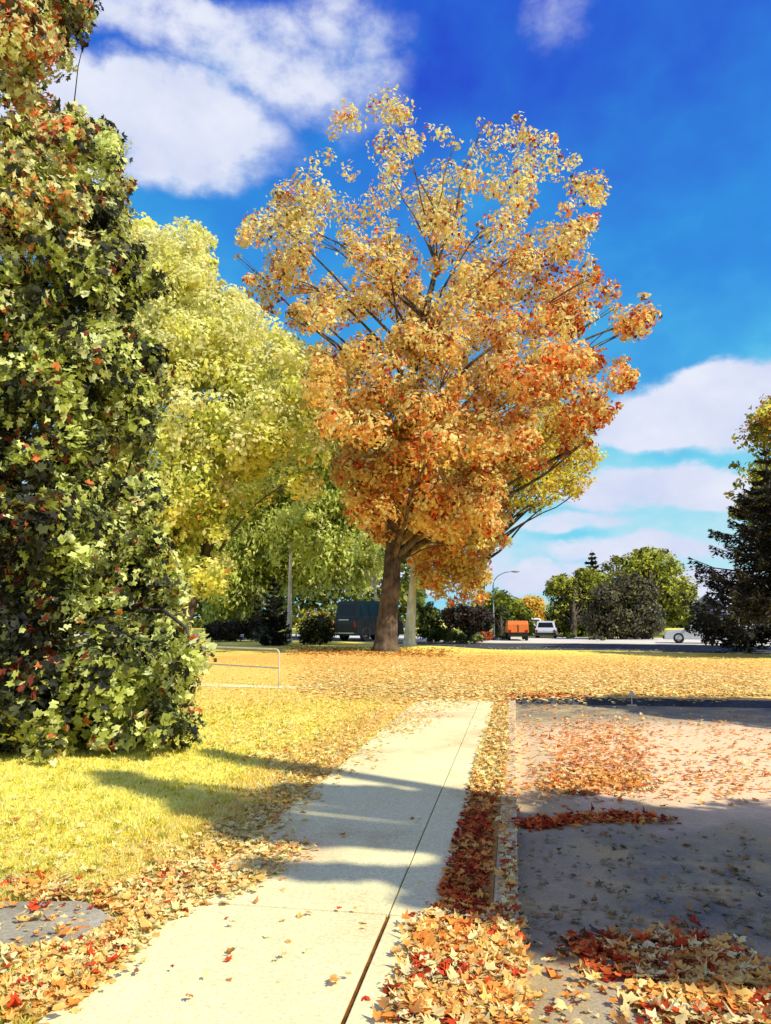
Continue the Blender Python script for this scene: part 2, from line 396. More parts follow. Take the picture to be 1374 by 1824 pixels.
# ------------------------------------------------------------------ ground, road, pavement
ROAD_Z = -.11; ROAD_END = 15.85; ROAD_W = 7.2
TB = gp(688, 1160)                                                       # foot of the big tree
YEL = lin((250, 234, 110)); ORG = lin((250, 200, 106)); OLV = lin((214, 206, 84)); PALE = lin((254, 244, 150)); PCH = lin((252, 214, 156))
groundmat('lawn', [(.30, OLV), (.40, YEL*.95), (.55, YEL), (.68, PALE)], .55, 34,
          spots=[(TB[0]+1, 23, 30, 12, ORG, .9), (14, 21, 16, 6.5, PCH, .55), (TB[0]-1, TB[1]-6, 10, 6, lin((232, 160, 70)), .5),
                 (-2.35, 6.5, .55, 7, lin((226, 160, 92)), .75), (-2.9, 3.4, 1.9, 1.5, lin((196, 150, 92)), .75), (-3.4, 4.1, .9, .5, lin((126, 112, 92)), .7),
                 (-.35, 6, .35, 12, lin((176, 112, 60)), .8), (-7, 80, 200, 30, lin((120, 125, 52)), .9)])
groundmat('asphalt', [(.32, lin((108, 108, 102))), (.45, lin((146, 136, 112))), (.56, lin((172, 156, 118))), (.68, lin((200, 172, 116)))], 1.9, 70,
          spots=[(2.5, 10.2, 4.2, 3.6, lin((250, 214, 166)), .92), (.9, 3.6, .8, .7, lin((196, 184, 150)), .6), (.3, 7, .3, 7, lin((190, 168, 128)), .5)], bump=.5, dist=.012)  # base kept dark for near shade; first spot paints the sunlit, leaf-littered stretch pale
groundmat('far_asphalt', [(.3, lin((56, 58, 66))), (.7, lin((92, 94, 100)))], .5, 20)
groundmat('concrete', [(.3, lin((216, 196, 142))), (.46, lin((238, 226, 168))), (.7, lin((244, 236, 182)))], .8, 55, bump=.18, dist=.006,
          spots=[(-1.5, 12.6, .9, .5, lin((238, 190, 140)), .6), (-1.7, 5.2, .5, .5, lin((236, 200, 150)), .6)])
groundmat('kerb_stone', [(.3, lin((196, 172, 132))), (.7, lin((236, 212, 168)))], 1.6, 40, bump=.3, dist=.01)
groundmat('joint_dirt', [(.3, lin((70, 42, 18))), (.7, lin((150, 92, 40)))], 8, 60)
groundmat('far_paving', [(.3, lin((206, 200, 192))), (.7, lin((238, 230, 215)))], .3, 10)

mb = MB()
def sheet(x0, x1, y0, y1, z, nx=1, ny=1):
    for i in range(nx):
        for j in range(ny):
            a, b = x0+(x1-x0)*i/nx, x0+(x1-x0)*(i+1)/nx; c, e = y0+(y1-y0)*j/ny, y0+(y1-y0)*(j+1)/ny
            mb.add([(a, c, z), (b, c, z), (b, e, z), (a, e, z)], [(0, 1, 2, 3)])
sheet(-500, -.16, -60, 900, 0); sheet(-.16, ROAD_W+.16, ROAD_END+.16, 900, 0); sheet(ROAD_W+.16, 500, -60, 900, 0)
props(mb.build('lawn', MATS['lawn']), kind='structure')
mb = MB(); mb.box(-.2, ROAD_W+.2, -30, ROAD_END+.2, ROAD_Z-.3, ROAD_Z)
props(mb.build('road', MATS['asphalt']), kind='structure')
mb = MB(); y = -6.
while y < ROAD_END+.1:                                                  # kerb stones with open joints
    mb.box(-.155, -.02, y+.006, min(y+2.4, ROAD_END+.02)-.006, ROAD_Z-.1, .012); y += 2.4
y = -6.
while y < ROAD_END: mb.box(ROAD_W+.02, ROAD_W+.155, y+.006, min(y+2.4, ROAD_END+.02)-.006, ROAD_Z-.1, .012); y += 2.4
props(mb.build('kerb', MATS['kerb_stone'], bevel=.012), kind='structure')
mb = MB(); mb.prism([(ROAD_END-.02, ROAD_Z-.1), (ROAD_END-.02, ROAD_Z+.01), (ROAD_END+.05, .004), (ROAD_END+.19, .012), (ROAD_END+.19, ROAD_Z-.1)], -.02, ROAD_W+.02)
props(mb.build('end_kerb', MATS['far_asphalt']), kind='structure')  # end kerb; its dark colour stands in for the shadow band on its face
mb = MB(); ys = [-4.1, -1.3, 1.5, 4.25, 7.05, 9.85, 12.65, 14.85]
for a, b in zip(ys[:-1], ys[1:]):
    gq = .012 if b < 4.3 else .004
    mb.box(-1.88, -.702-gq, a+.007, b-.007, -.1, .03); mb.box(-.702+gq, -.43, a+.007, b-.007, -.1, .028)
props(mb.build('sidewalk', MATS['concrete'], bevel=.006), kind='structure')
mb = MB(); mb.box(-1.87, -.44, -4.1, 14.85, -.09, .012); props(mb.build('path_bedding', MATS['joint_dirt']), kind='structure')
# cross path behind the railing, the road beyond the lawn and the paved forecourt past it
mb = MB()
A, B = gp(-200, 1208), gp(585, 1229); B2, A2 = gp(585, 1224), gp(-200, 1203)
mb.add([(*A[:2], .008), (*B[:2], .008), (*B2[:2], .008), (*A2[:2], .008)], [(0, 1, 2, 3)])
A, B = gp(618, 1238), gp(705, 1243); B2, A2 = gp(705, 1237), gp(618, 1233)
mb.add([(*A[:2], .008), (*B[:2], .008), (*B2[:2], .008), (*A2[:2], .008)], [(0, 1, 2, 3)])
props(mb.build('path', MATS['concrete']), kind='structure')
def ribbon(name, mat, near, far, z):
    mb = MB(); n = len(near)
    a = [gp(x, y) for x, y in near]; b = [gp(x, y) for x, y in far]
    mb.add([(p[0], p[1], z) for p in a]+[(p[0], p[1], z) for p in b], [(i, i+1, n+i+1, n+i) for i in range(n-1)])
    props(mb.build(name, mat), kind='structure')
mb = MB(); q = [gp(x_, y_) for x_, y_ in ((-260, 1612), (150, 1608), (215, 1640), (130, 1685), (-260, 1700))]; mb.add([(*p_[:2], .01) for p_ in q], [(0, 1, 2, 3, 4)])
props(mb.build('side_path', groundmat('grey_concrete', [(.3, lin((150, 142, 120))), (.7, lin((196, 186, 160)))], 2., 50)), kind='structure')
ribbon('far_road', MATS['far_asphalt'], [(-900, 1136), (560, 1140), (760, 1149), (880, 1157), (1100, 1159), (1374, 1166), (2600, 1190)],
       [(-900, 1132), (560, 1135), (760, 1142), (880, 1146), (1100, 1147), (1374, 1151), (2600, 1160)], .006)
ribbon('far_pavement', MATS['far_paving'], [(-900, 1131.8), (560, 1134.8), (760, 1141.6), (880, 1145.5), (1100, 1146.5), (1374, 1150.5), (2600, 1159)],
       [(-900, 1128), (560, 1130), (760, 1133), (880, 1135), (1100, 1136), (1374, 1138), (2600, 1142)], .01)

# ------------------------------------------------------------------ grass and fallen leaves
def scatter_px(polys, counts):
    X = []; Y = []
    for p, c in zip(polys, counts):
        a, b = sample_poly(p, c); X.append(a); Y.append(b)
    return np.concatenate(X), np.concatenate(Y)
X, Y = scatter_px([[(-300, 1340), (20, 1345), (380, 1260), (700, 1240), (440, 1500), (120, 1790), (60, 1830), (-300, 1900)],
                   [(-300, 1160), (500, 1160), (760, 1200), (740, 1245), (300, 1300), (-300, 1340)]], [95000, 30000])
P = gp(X, Y); k = (P[:, 0] < -1.9) & ~inside([(-260, 1612), (150, 1606), (215, 1640), (130, 1690), (-260, 1700)], X, Y); P = P[k]; n = len(P)
u = .6*h01(np.floor(P[:, 0]/.09+.8*np.sin(P[:, 1]*9)), np.floor(P[:, 1]/.16+.8*np.sin(P[:, 0]*11)), np.zeros(n))+.4*RNG.random(n)
near = np.clip((4.6-P[:, 1])/1.6, 0, 1)
pal = [((252, 240, 124), 3.), ((254, 246, 160), 2.), ((246, 228, 90), 2), ((190, 196, 84), 1.0), ((150, 160, 70), .5), ((248, 206, 120), .6)]
col = pick(pal, P[:, 0], P[:, 1], u)*RNG.uniform(.8, 1.15, n)[:, None]
hgt = RNG.uniform(.010, .034, n)*(.8+.5*h01(np.floor(P[:, 0]/.5), np.floor(P[:, 1]/.5), np.ones(n)))
w = RNG.uniform(.004, .008, n)*np.clip(P[:, 1]/5, .8, 3); th = RNG.uniform(0, 6.28, n)
a = np.stack([np.cos(th), np.sin(th), 0*th], 1); lean = np.stack([RNG.normal(0, .5, n), RNG.normal(0, .5, n), np.ones(n)], 1)*hgt[:, None]
V = np.stack([P-a*w[:, None], P+a*w[:, None], P+lean+a*w[:, None]*.25, P+lean-a*w[:, None]*.25], 1).reshape(-1, 3)
props(link_mesh('grass', arr_mesh('grass', V, np.arange(4*n).reshape(n, 4), np.repeat(np.clip(col, 0, 1), 4, 0)), MATS['blade']), kind='stuff')

LIT = [((252, 156, 68), 3.), ((254, 196, 104), 3.), ((254, 226, 150), 2.4), ((228, 84, 40), 1.3), ((160, 58, 32), .5), ((206, 146, 78), .7), ((255, 238, 176), 1.0), ((150, 104, 62), .9)]
def litter(poly, n, size, flat=.2, pal=LIT, xr=None, curl=.14, cell=.25, road=False, skip=[(-260, 1612), (150, 1606), (215, 1640), (130, 1690), (-260, 1700)]):
    n = int(n*2.1); X, Y = sample_poly(poly, n); sp_x = max(p_[0] for p_ in poly)-min(p_[0] for p_ in poly); sp_y = max(p_[1] for p_ in poly)-min(p_[1] for p_ in poly)
    X = X+RNG.normal(0, 1, n)*np.minimum(.07*sp_x, 26); Y = Y+RNG.normal(0, 1, n)*np.minimum(.07*sp_y, 12); Y = np.maximum(Y, 1150)
    if skip is not None:
        k = ~inside(skip, X, Y); X, Y = X[k], Y[k]
    P = gp(X, Y)
    if road:
        P2 = gp(X, Y, ROAD_Z); on = (P[:, 0] > 0) & (P[:, 1] < ROAD_END); P = np.where(on[:, None], P2, P)
        kb = (P[:, 0] > -.155) & (P[:, 0] <= .0); P[kb, 2] = .015
    if xr is not None:
        k = (P[:, 0] > xr[0]) & (P[:, 0] < xr[1]); P, X, Y = P[k], X[k], Y[k]
    n = len(P)
    sw = (P[:, 0] > -1.88) & (P[:, 0] < -.43) & (P[:, 1] < 14.85)
    P[:, 2] += np.where(sw, .034, .008)+RNG.random(n)**2*.035
    u = .5*h01(np.floor(P[:, 0]/cell), np.floor(P[:, 1]/cell), np.ones(n)*3)+.5*RNG.random(n)
    col = pick(pal, X[:n], Y[:n], u)*RNG.uniform(.75, 1.15, n)[:, None]
    nr = np.stack([RNG.normal(0, flat, n), RNG.normal(0, flat, n), np.ones(n)], 1)
    if size < .115: return lobed_arrays(P, RNG.uniform(.5, 1.35, n)*size*.72, nr, np.clip(col, 0, 1), .38)
    return leaf_arrays(P, RNG.uniform(.55, 1.3, n)*size*.68, nr, np.clip(col, 0, 1), fold=curl, wide=.7, six=True)
YL = [((255, 216, 126), 3.), ((253, 202, 112), 2.), ((255, 232, 154), 3.), ((248, 176, 98), .8), ((242, 206, 122), 1.)]
DK = [((196, 66, 32), 3), ((232, 116, 54), 2.6), ((140, 48, 26), 1.2), ((250, 174, 84), 2.2), ((170, 116, 58), 1.2), ((250, 210, 120), .8)]
RD = [((248, 190, 112), 3), ((240, 150, 76), 2.2), ((252, 214, 150), 2), ((206, 120, 64), 1), ((170, 120, 76), .8)]
parts = [
    litter([(760, 1640), (905, 1640), (925, 1830), (700, 1830)], 1500, .085),
    litter([(815, 1400), (905, 1400), (905, 1660), (735, 1660)], 1300, .075, pal=DK, xr=(-.46, -.19)),
    litter([(855, 1245), (915, 1245), (908, 1410), (820, 1410)], 1700, .08, xr=(-.46, -.12), pal=YL),
    litter([(892, 1245), (925, 1245), (918, 1640), (890, 1640)], 260, .07, road=True),
    litter([(870, 1640), (935, 1640), (935, 1830), (870, 1830)], 170, .08, road=True),
    litter([(1100, 1690), (1190, 1665), (1374, 1730), (1374, 1830), (1160, 1830)], 520, .10, road=True),
    litter([(1000, 1680), (1130, 1668), (1300, 1690), (1300, 1730), (1100, 1750)], 260, .09, pal=DK, road=True),
    litter([(930, 1690), (1374, 1690), (1374, 1830), (930, 1830)], 90, .08, road=True),
    litter([(915, 1466), (1060, 1448), (1180, 1456), (1170, 1470), (1060, 1466), (940, 1482)], 260, .09, pal=DK, road=True),
    litter([(960, 1400), (1030, 1370), (1150, 1385), (1160, 1412), (990, 1420)], 320, .09, pal=LIT, road=True),
    litter([(915, 1250), (1374, 1280), (1374, 1420), (915, 1420)], 900, .09, pal=RD, road=True),
    litter([(1000, 1290), (1140, 1290), (1150, 1400), (980, 1400)], 650, .09, pal=RD, road=True),
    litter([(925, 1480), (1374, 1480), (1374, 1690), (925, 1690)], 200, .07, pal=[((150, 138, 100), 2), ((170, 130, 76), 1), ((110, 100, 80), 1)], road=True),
    litter([(900, 1234), (1040, 1236), (1050, 1246), (915, 1250)], 420, .10, pal=DK, road=True),
    litter([(900, 1230), (1374, 1233), (1374, 1240), (900, 1238)], 2600, .12, pal=YL),
    litter([(690, 1250), (745, 1250), (470, 1480), (330, 1600), (240, 1680), (100, 1790), (30, 1790), (240, 1600), (400, 1480)], 2400, .075, pal=YL),
    litter([(0, 1560), (200, 1590), (400, 1540), (340, 1620), (240, 1640), (0, 1610)], 380, .09, pal=LIT),
    litter([(0, 1660), (150, 1680), (300, 1600), (120, 1800), (0, 1830)], 520, .08, pal=LIT),
    litter([(0, 1400), (330, 1500), (300, 1620), (0, 1620)], 160, .075, pal=YL),
    litter([(660, 1275), (760, 1250), (850, 1250), (700, 1320)], 320, .07, pal=YL),
    litter([(480, 1500), (560, 1510), (440, 1600), (330, 1610)], 260, .07, pal=YL),
    litter([(-40, 1615), (150, 1610), (205, 1640), (120, 1685), (-40, 1690)], 40, .08, pal=LIT, skip=None),
    litter([(150, 1790), (600, 1500), (860, 1250), (720, 1800)], 18, .065, pal=LIT),
    litter([(540, 1168), (760, 1160), (1374, 1172), (1374, 1238), (900, 1240), (700, 1248), (540, 1230)], 26000, .13, pal=YL, cell=.8, flat=.12, curl=.05),
    litter([(520, 1152), (800, 1156), (790, 1170), (520, 1166)], 900, .18, pal=[((206, 130, 50), 2), ((170, 96, 40), 1.5), ((240, 190, 90), 1)], cell=.8),
    litter([(350, 1215), (720, 1225), (700, 1260), (560, 1390), (400, 1330)], 900, .09, pal=YL, cell=.6),
]
Vs, Fs, Cs = [], [], []; o_ = 0
for V, F, c in parts: Vs.append(V); Fs.append(F+o_); Cs.append(c); o_ += len(V)
props(link_mesh('fallen_leaves', arr_mesh('fallen_leaves', np.concatenate(Vs), np.concatenate(Fs), np.concatenate(Cs)), MATS['litter']), kind='stuff')

# ------------------------------------------------------------------ the big orange tree and its neighbours
g = lambda v, a, b: np.clip((v-a)/(b-a), 0, 1)
D0 = gd(1158)
big = [(418, 430), (455, 360), (520, 300), (580, 215), (622, 165), (700, 165), (745, 200), (790, 225), (835, 260), (868, 180), (905, 178), (945, 232), (1015, 225), (1050, 290),
       (1085, 330), (1080, 385), (1040, 420), (1085, 505), (1155, 478), (1165, 540), (1170, 600), (1120, 600), (1085, 560), (1082, 625), (1132, 660), (1138, 730), (1095, 735),
       (1060, 770), (1010, 810), (960, 850), (900, 870), (905, 950), (860, 975), (800, 975), (735, 985), (680, 970), (635, 915), (595, 850), (610, 770), (585, 720), (535, 670),
       (555, 600), (470, 560), (425, 510)]
top = lambda x, y: 1-g(y, 330, 480)
rgt = lambda x, y: g(x, 880, 1060)*g(y, 380, 600)
bigpal = [((232, 170, 96), lambda x, y: 3.4+0*x), ((240, 194, 126), lambda x, y: 2.2+0*x), ((196, 134, 70), lambda x, y: 1.8-1*top(x, y)), ((216, 110, 54), lambda x, y: .3+1.9*rgt(x, y)+.3*g(y, 680, 820)),
          ((150, 44, 22), lambda x, y: .22+1.2*rgt(x, y)), ((112, 66, 34), lambda x, y: .8-.6*top(x, y)), ((246, 216, 130), lambda x, y: .5+1.1*top(x, y)), ((150, 130, 70), lambda x, y: .5+1.0*top(x, y)), ((70, 52, 34), lambda x, y: .45+0*x)]
tp = [TB+np.array([0, 0, z])+RT*ox for z, ox in ((0, 0), (1.5, .05), (3., .2), (5, .35), (7.5, .55), (10.5, .9), (13.5, 1.3), (16.5, 1.9), (19.5, 2.6))]
tree('orange_tree', 'tallest tree, broad and orange-leaved with a stout dark trunk, at the middle of the lawn', 'tree', big, D0, TB, 94000, .25, bigpal, .55, gain=2.1, nlimb=56,
     nclump=420, rpx=(15, 42), thick=.8, thin=lambda x, y: .2*(1-g(y, 400, 680))+.1, limbk=1.35, cell=.62, dens=lambda x, y: .46+.5*g(y, 300, 480)+.15*g(x, 980, 1120)+.4*g(y, 560, 700), trunk_pts=tp, group='trees round the lawn', twigs=3, bark='bark_brown', extra=[(RNG.uniform(625, 800), RNG.uniform(700, 945), D0-RNG.uniform(1.2, 4.2), RNG.uniform(24, 46)) for _ in range(34)]+[(RNG.uniform(560, 1000), RNG.uniform(520, 800), D0-RNG.uniform(4, 7.5), RNG.uniform(26, 48)) for _ in range(34)], shell=.45)
# its smaller neighbour on a pale trunk
p2 = [(745, 960), (880, 930), (915, 955), (880, 1000), (872, 1060), (840, 1085), (790, 1075), (750, 1040), (735, 1000), (700, 930)]
tree('pale_trunk_tree', 'small orange tree on a pale sunlit trunk, just behind the stout dark trunk', 'tree', p2, 43, gp(730, 1150), 9000, .24,
     [((242, 170, 92), 3), ((246, 196, 120), 2.4), ((226, 120, 60), 1.3), ((180, 84, 44), .5), ((180, 134, 66), .8)], .34, nclump=40, rpx=(16, 34), cell=.6, bark='bark_white', group='trees round the lawn', limb=False, gain=1.8,
     trunk_pts=[gp(730, 1150)+np.array([0, 0, z])+RT*ox for z, ox in ((0, 0), (1.2, .05), (2.4, .12), (3.6, .2), (5, .3), (7, .5), (9, .8))], dmin=40)
# yellow tree and its green neighbours
yl = [(205, 420), (250, 398), (300, 408), (345, 395), (372, 430), (385, 500), (415, 520), (470, 560), (520, 610), (560, 640), (540, 760), (480, 830), (400, 860), (370, 960), (300, 1010), (230, 1000), (150, 900), (130, 650), (170, 500)]
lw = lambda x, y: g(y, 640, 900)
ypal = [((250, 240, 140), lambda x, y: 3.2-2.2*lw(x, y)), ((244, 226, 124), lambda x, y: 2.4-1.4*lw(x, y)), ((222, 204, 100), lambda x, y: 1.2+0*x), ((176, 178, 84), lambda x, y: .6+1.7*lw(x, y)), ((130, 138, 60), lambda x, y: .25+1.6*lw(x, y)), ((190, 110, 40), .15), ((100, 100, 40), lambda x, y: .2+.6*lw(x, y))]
tb = gp(318, 1160)
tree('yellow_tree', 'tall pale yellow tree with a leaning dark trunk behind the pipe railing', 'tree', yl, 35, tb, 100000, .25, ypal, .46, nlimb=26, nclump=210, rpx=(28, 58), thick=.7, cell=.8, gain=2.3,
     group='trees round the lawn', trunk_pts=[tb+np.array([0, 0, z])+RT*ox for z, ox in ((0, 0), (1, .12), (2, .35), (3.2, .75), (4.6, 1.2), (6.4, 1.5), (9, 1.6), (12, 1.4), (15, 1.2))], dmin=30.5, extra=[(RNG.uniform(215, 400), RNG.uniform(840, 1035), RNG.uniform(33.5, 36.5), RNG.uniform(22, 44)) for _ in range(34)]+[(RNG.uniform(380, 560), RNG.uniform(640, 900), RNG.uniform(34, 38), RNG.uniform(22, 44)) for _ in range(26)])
wl = [(460, 600), (520, 600), (600, 650), (640, 740), (660, 850), (672, 960), (668, 1030), (600, 1042), (530, 1036), (490, 1040), (440, 1085), (380, 1105), (345, 1080), (345, 960), (380, 860), (430, 800), (440, 680)]
gpal = [((180, 186, 96), 3), ((150, 158, 76), 3), ((206, 206, 124), lambda x, y: 1.5+1.2*g(x, 560, 640)*g(y, 900, 1000)), ((108, 116, 44), 2), ((70, 76, 34), 1.2), ((190, 170, 70), .6), ((228, 214, 100), lambda x, y: .5+2*(1-g(y, 640, 860)))]
tree('willow', 'drooping olive-green willow between the yellow tree and the stout dark trunk', 'tree', wl, 60, gp(450, 1136), 90000, .42, gpal, .5, gain=2.2, nlimb=16, nclump=200, rpx=(24, 50), thick=.6, cell=1.0, droop=.4, group='trees round the lawn', twigs=1, dmin=55.5)
# yellow crown showing behind the orange one on the right
tree('yellow_maple', 'yellow crown behind the orange tree, at the lower right of its leaves', 'tree', [(880, 760), (1000, 700), (1055, 770), (1070, 830), (1030, 880), (960, 905), (905, 905), (800, 930), (760, 850)], 50, gp(845, 1143), 14000, .27,
     [((240, 218, 96), 3), ((222, 190, 72), 2), ((184, 166, 64), 1.2), ((232, 160, 80), 1), ((140, 124, 52), .5)], .3, nclump=50, rpx=(20, 42), gain=1.5, cell=.7, group='trees round the lawn', dmin=46)
# the near tree on the left
lt = [(-330, -260), (120, -260), (168, 11), (152, 60), (140, 104), (92, 132), (62, 172), (96, 205), (150, 212), (206, 240), (222, 300), (262, 325), (215, 362), (222, 410), (308, 430), (312, 490), (250, 525), (214, 575),
      (280, 640), (286, 690), (262, 720), (276, 800), (290, 900), (318, 1000), (322, 1100), (316, 1180), (386, 1235), (360, 1290), (240, 1312), (120, 1330), (20, 1345), (-330, 1340)]
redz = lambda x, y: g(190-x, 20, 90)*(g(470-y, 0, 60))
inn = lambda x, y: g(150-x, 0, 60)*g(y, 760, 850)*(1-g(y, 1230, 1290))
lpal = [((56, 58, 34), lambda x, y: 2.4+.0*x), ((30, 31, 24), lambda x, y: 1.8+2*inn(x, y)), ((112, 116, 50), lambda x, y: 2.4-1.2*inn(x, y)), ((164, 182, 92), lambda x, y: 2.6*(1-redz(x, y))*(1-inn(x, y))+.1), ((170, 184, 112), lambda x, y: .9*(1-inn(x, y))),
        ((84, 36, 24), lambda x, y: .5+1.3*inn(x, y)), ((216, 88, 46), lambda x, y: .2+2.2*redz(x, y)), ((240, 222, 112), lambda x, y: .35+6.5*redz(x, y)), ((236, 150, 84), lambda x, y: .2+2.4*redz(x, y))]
lb = gp(60, 1262)
tree('broadleaf_tree', 'nearest tree, dark green with red and yellow tips, sweeping to the grass at left', 'tree', lt, 10.6, lb, 150000, .108, lpal, .22, gain=3.3, lobed=True, shade_pocket=4.6, extra=[(RNG.uniform(-150, 350), RNG.uniform(1170, 1310), RNG.uniform(8.8, 10.2), RNG.uniform(34, 60)) for _ in range(46)]+[(RNG.uniform(-60, 60), RNG.uniform(-60, 90), RNG.uniform(8.9, 10.4), RNG.uniform(30, 56)) for _ in range(14)]+[(RNG.uniform(-60, 140), RNG.uniform(230, 900), RNG.uniform(8.9, 10.4), RNG.uniform(34, 62)) for _ in range(44)], mat='leaf_near', nlimb=10, nclump=380, rpx=(26, 74), thick=.9, cell=.3, six=True,
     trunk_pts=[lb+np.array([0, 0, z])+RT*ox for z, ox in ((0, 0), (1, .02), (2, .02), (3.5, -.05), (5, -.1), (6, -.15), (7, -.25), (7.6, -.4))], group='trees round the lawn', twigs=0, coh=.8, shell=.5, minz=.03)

# ------------------------------------------------------------------ middle distance
tb = gp(515, 1146)
tree('birch', 'slim white-barked birch standing beside the small dark spruce', 'tree', [(470, 900), (560, 900), (575, 985), (545, 1015), (490, 1015), (455, 985)], 45, tb, 3000, .22, gpal, .19, gain=2.2, limb=False,  nclump=22, rpx=(12, 24), bark='bark_white', cell=.7,
     group='trees round the lawn', trunk_pts=[tb+np.array([0, 0, z]) for z in (0, 1, 2, 3, 4, 5, 6.5, 8)], twigs=1)
tb = gp(674, 1141)
tree('slender_tree', 'slender pale trunk glimpsed left of the stout dark trunk, above the black van', 'tree', [(640, 920), (700, 930), (700, 1010), (650, 1025), (620, 980)], 53, tb, 2200, .24, gpal, .18, gain=2.2, nclump=18, rpx=(12, 24), bark='bark_pale', cell=.7, group='trees round the lawn', twigs=1)
spal = [((36, 40, 34), 3), ((54, 60, 52), 2), ((150, 160, 150), .9), ((84, 92, 60), 1)]
spruce('small_spruce', 'small dark spruce with silvery boughs left of the white birch', 'spruce', gp(486, 1150), 4.0, 1.35, spal, 3, 15, 'evergreens beyond the lawn', .2, 150)
def bush(name, label, cat, poly, d, base, n, leaf, pal, nclump=26, rpx=(8, 18), group=None, mat='leaf_dull', cell=.5):
    return tree(name, label, cat, poly, d, base, n, leaf, pal, .09, mat=mat, nclump=nclump, rpx=rpx, cell=cell, twigs=0, group=group, thick=.9)
dkp = [((40, 44, 32), 3), ((66, 72, 40), 2), ((104, 112, 52), 1.2), ((28, 28, 26), 1.5)]
bush('dark_shrub', 'low dark green shrub just right of the white birch', 'shrub', [(534, 1114), (562, 1095), (590, 1105), (598, 1135), (580, 1148), (540, 1150), (530, 1130)], 46, gp(560, 1147), 3500, .17, dkp, group='shrubs beyond the lawn')
bush('clipped_hedge', 'long low dark hedge between the leaning trunk and the small spruce', 'hedge', [(362, 1118), (390, 1108), (440, 1112), (465, 1100), (478, 1135), (362, 1141)], 52, gp(420, 1141), 5000, .2, [((60, 44, 38), 2), ((44, 42, 40), 2), ((84, 84, 46), 1.6), ((60, 70, 40), 1)], group='shrubs beyond the lawn')
bush('round_shrub', 'dark green rounded shrub right of the pale trunk', 'shrub', [(745, 1080), (765, 1075), (785, 1095), (790, 1140), (748, 1142)], 48, gp(766, 1144), 3200, .2, [((84, 100, 44), 3), ((120, 134, 58), 2), ((50, 58, 34), 1.5)], group='shrubs beyond the lawn')
bush('pale_shrub', 'light green low shrubs under the small dark round tree', 'shrub', [(775, 1118), (800, 1120), (830, 1128), (862, 1132), (855, 1146), (775, 1142)], 48.5, gp(815, 1144.5), 2600, .18, [((150, 164, 84), 3), ((184, 190, 110), 2), ((104, 116, 56), 1)], rpx=(5, 11), group='shrubs beyond the lawn')
bush('red_shrub', 'low rust-red hedge at the foot of the street lamp', 'shrub', [(842, 1122), (876, 1122), (878, 1140), (846, 1141)], 54, gp(862, 1141), 2200, .18, [((170, 70, 34), 3), ((206, 110, 54), 2), ((110, 50, 30), 1)], rpx=(5, 9), group='shrubs beyond the lawn')
tree('dark_round_tree', 'small round dark tree with a thin black trunk beside the far road', 'tree', [(787, 1095), (800, 1080), (830, 1075), (868, 1082), (880, 1100), (876, 1120), (850, 1122), (815, 1122), (795, 1112)], 47, gp(836, 1146), 5200, .2,
     [((62, 60, 56), 3), ((88, 76, 62), 2), ((120, 70, 50), .7), ((44, 46, 46), 2), ((110, 116, 84), .7)], .14, mat='leaf_dull', nclump=34, rpx=(9, 18), group='trees along the far road', twigs=1)
bush('columnar_shrub', 'tall narrow dark green evergreen right of the street lamp', 'evergreen', [(882, 1085), (896, 1075), (905, 1090), (906, 1138), (882, 1138)], 60, gp(894, 1138), 3400, .22, [((70, 84, 36), 3), ((100, 112, 46), 2), ((46, 56, 30), 1.5)], group='evergreens beyond the lawn')
fp = [((134, 146, 56), 3), ((170, 176, 70), 2), ((92, 102, 44), 2), ((120, 96, 50), .8), ((60, 66, 36), 1)]
tree('green_tree', 'olive-green rounded tree behind the orange truck', 'tree', [(862, 1062), (880, 1052), (905, 1058), (930, 1075), (955, 1100), (950, 1128), (890, 1130), (870, 1110)], 70, gp(915, 1131), 9000, .3, fp, .2, gain=1.5, nclump=44, rpx=(9, 20), group='trees along the far road', twigs=1)
tree('golden_tree', 'golden-yellow tree at the far end of the road', 'tree', [(916, 1072), (945, 1062), (965, 1068), (975, 1095), (970, 1125), (945, 1128), (935, 1100)], 88, gp(955, 1124.4), 6000, .36, [((240, 186, 74), 3), ((244, 210, 110), 2), ((214, 150, 60), 1.5), ((170, 150, 70), .7)], .2, gain=1.4, nclump=34, rpx=(8, 16), group='trees along the far road', twigs=1)
rp = [((170, 178, 66), lambda x, y: 2+0*x), ((206, 206, 84), lambda x, y: 2+0*x), ((128, 134, 54), lambda x, y: 2+0*x), ((96, 98, 46), 1.2), ((66, 64, 44), lambda x, y: .6+2.5*g(y, 1040, 1110)), ((200, 160, 70), .5)]
tree('lime_tree', 'yellow-green tree with a dark lower half, leftmost of the far clump', 'tree', [(972, 1060), (985, 1030), (1020, 1020), (1060, 1012), (1085, 1030), (1082, 1080), (1070, 1120), (1020, 1136), (975, 1128)], 66, gp(1022, 1135), 13000, .3, rp, .25, gain=1.15, nclump=60, rpx=(12, 24), group='trees along the far road', twigs=1)
tree('grey_tree', 'dark grey-green rounded tree in front at the middle of the far clump', 'tree', [(1040, 1110), (1060, 1050), (1090, 1030), (1125, 1022), (1160, 1040), (1180, 1085), (1185, 1125), (1150, 1138), (1060, 1140)], 57, gp(1110, 1139), 16000, .24,
     [((84, 82, 66), 3), ((104, 100, 66), 2.2), ((62, 60, 54), 2.2), ((128, 122, 70), 1.4), ((120, 126, 60), 1.)], .25, gain=1.3, mat='leaf_dull', nclump=70, rpx=(12, 26), group='trees along the far road', twigs=1)
tree('linden', 'tallest yellow-green tree of the far clump, standing behind the dark grey one', 'tree', [(1078, 1010), (1100, 985), (1135, 985), (1160, 975), (1195, 985), (1222, 1020), (1238, 1055), (1232, 1090), (1190, 1110), (1130, 1100), (1080, 1060)], 68, gp(1160, 1134), 15000, .3, rp, .28, gain=1.2, nclump=70, rpx=(14, 28), group='trees along the far road', twigs=1)
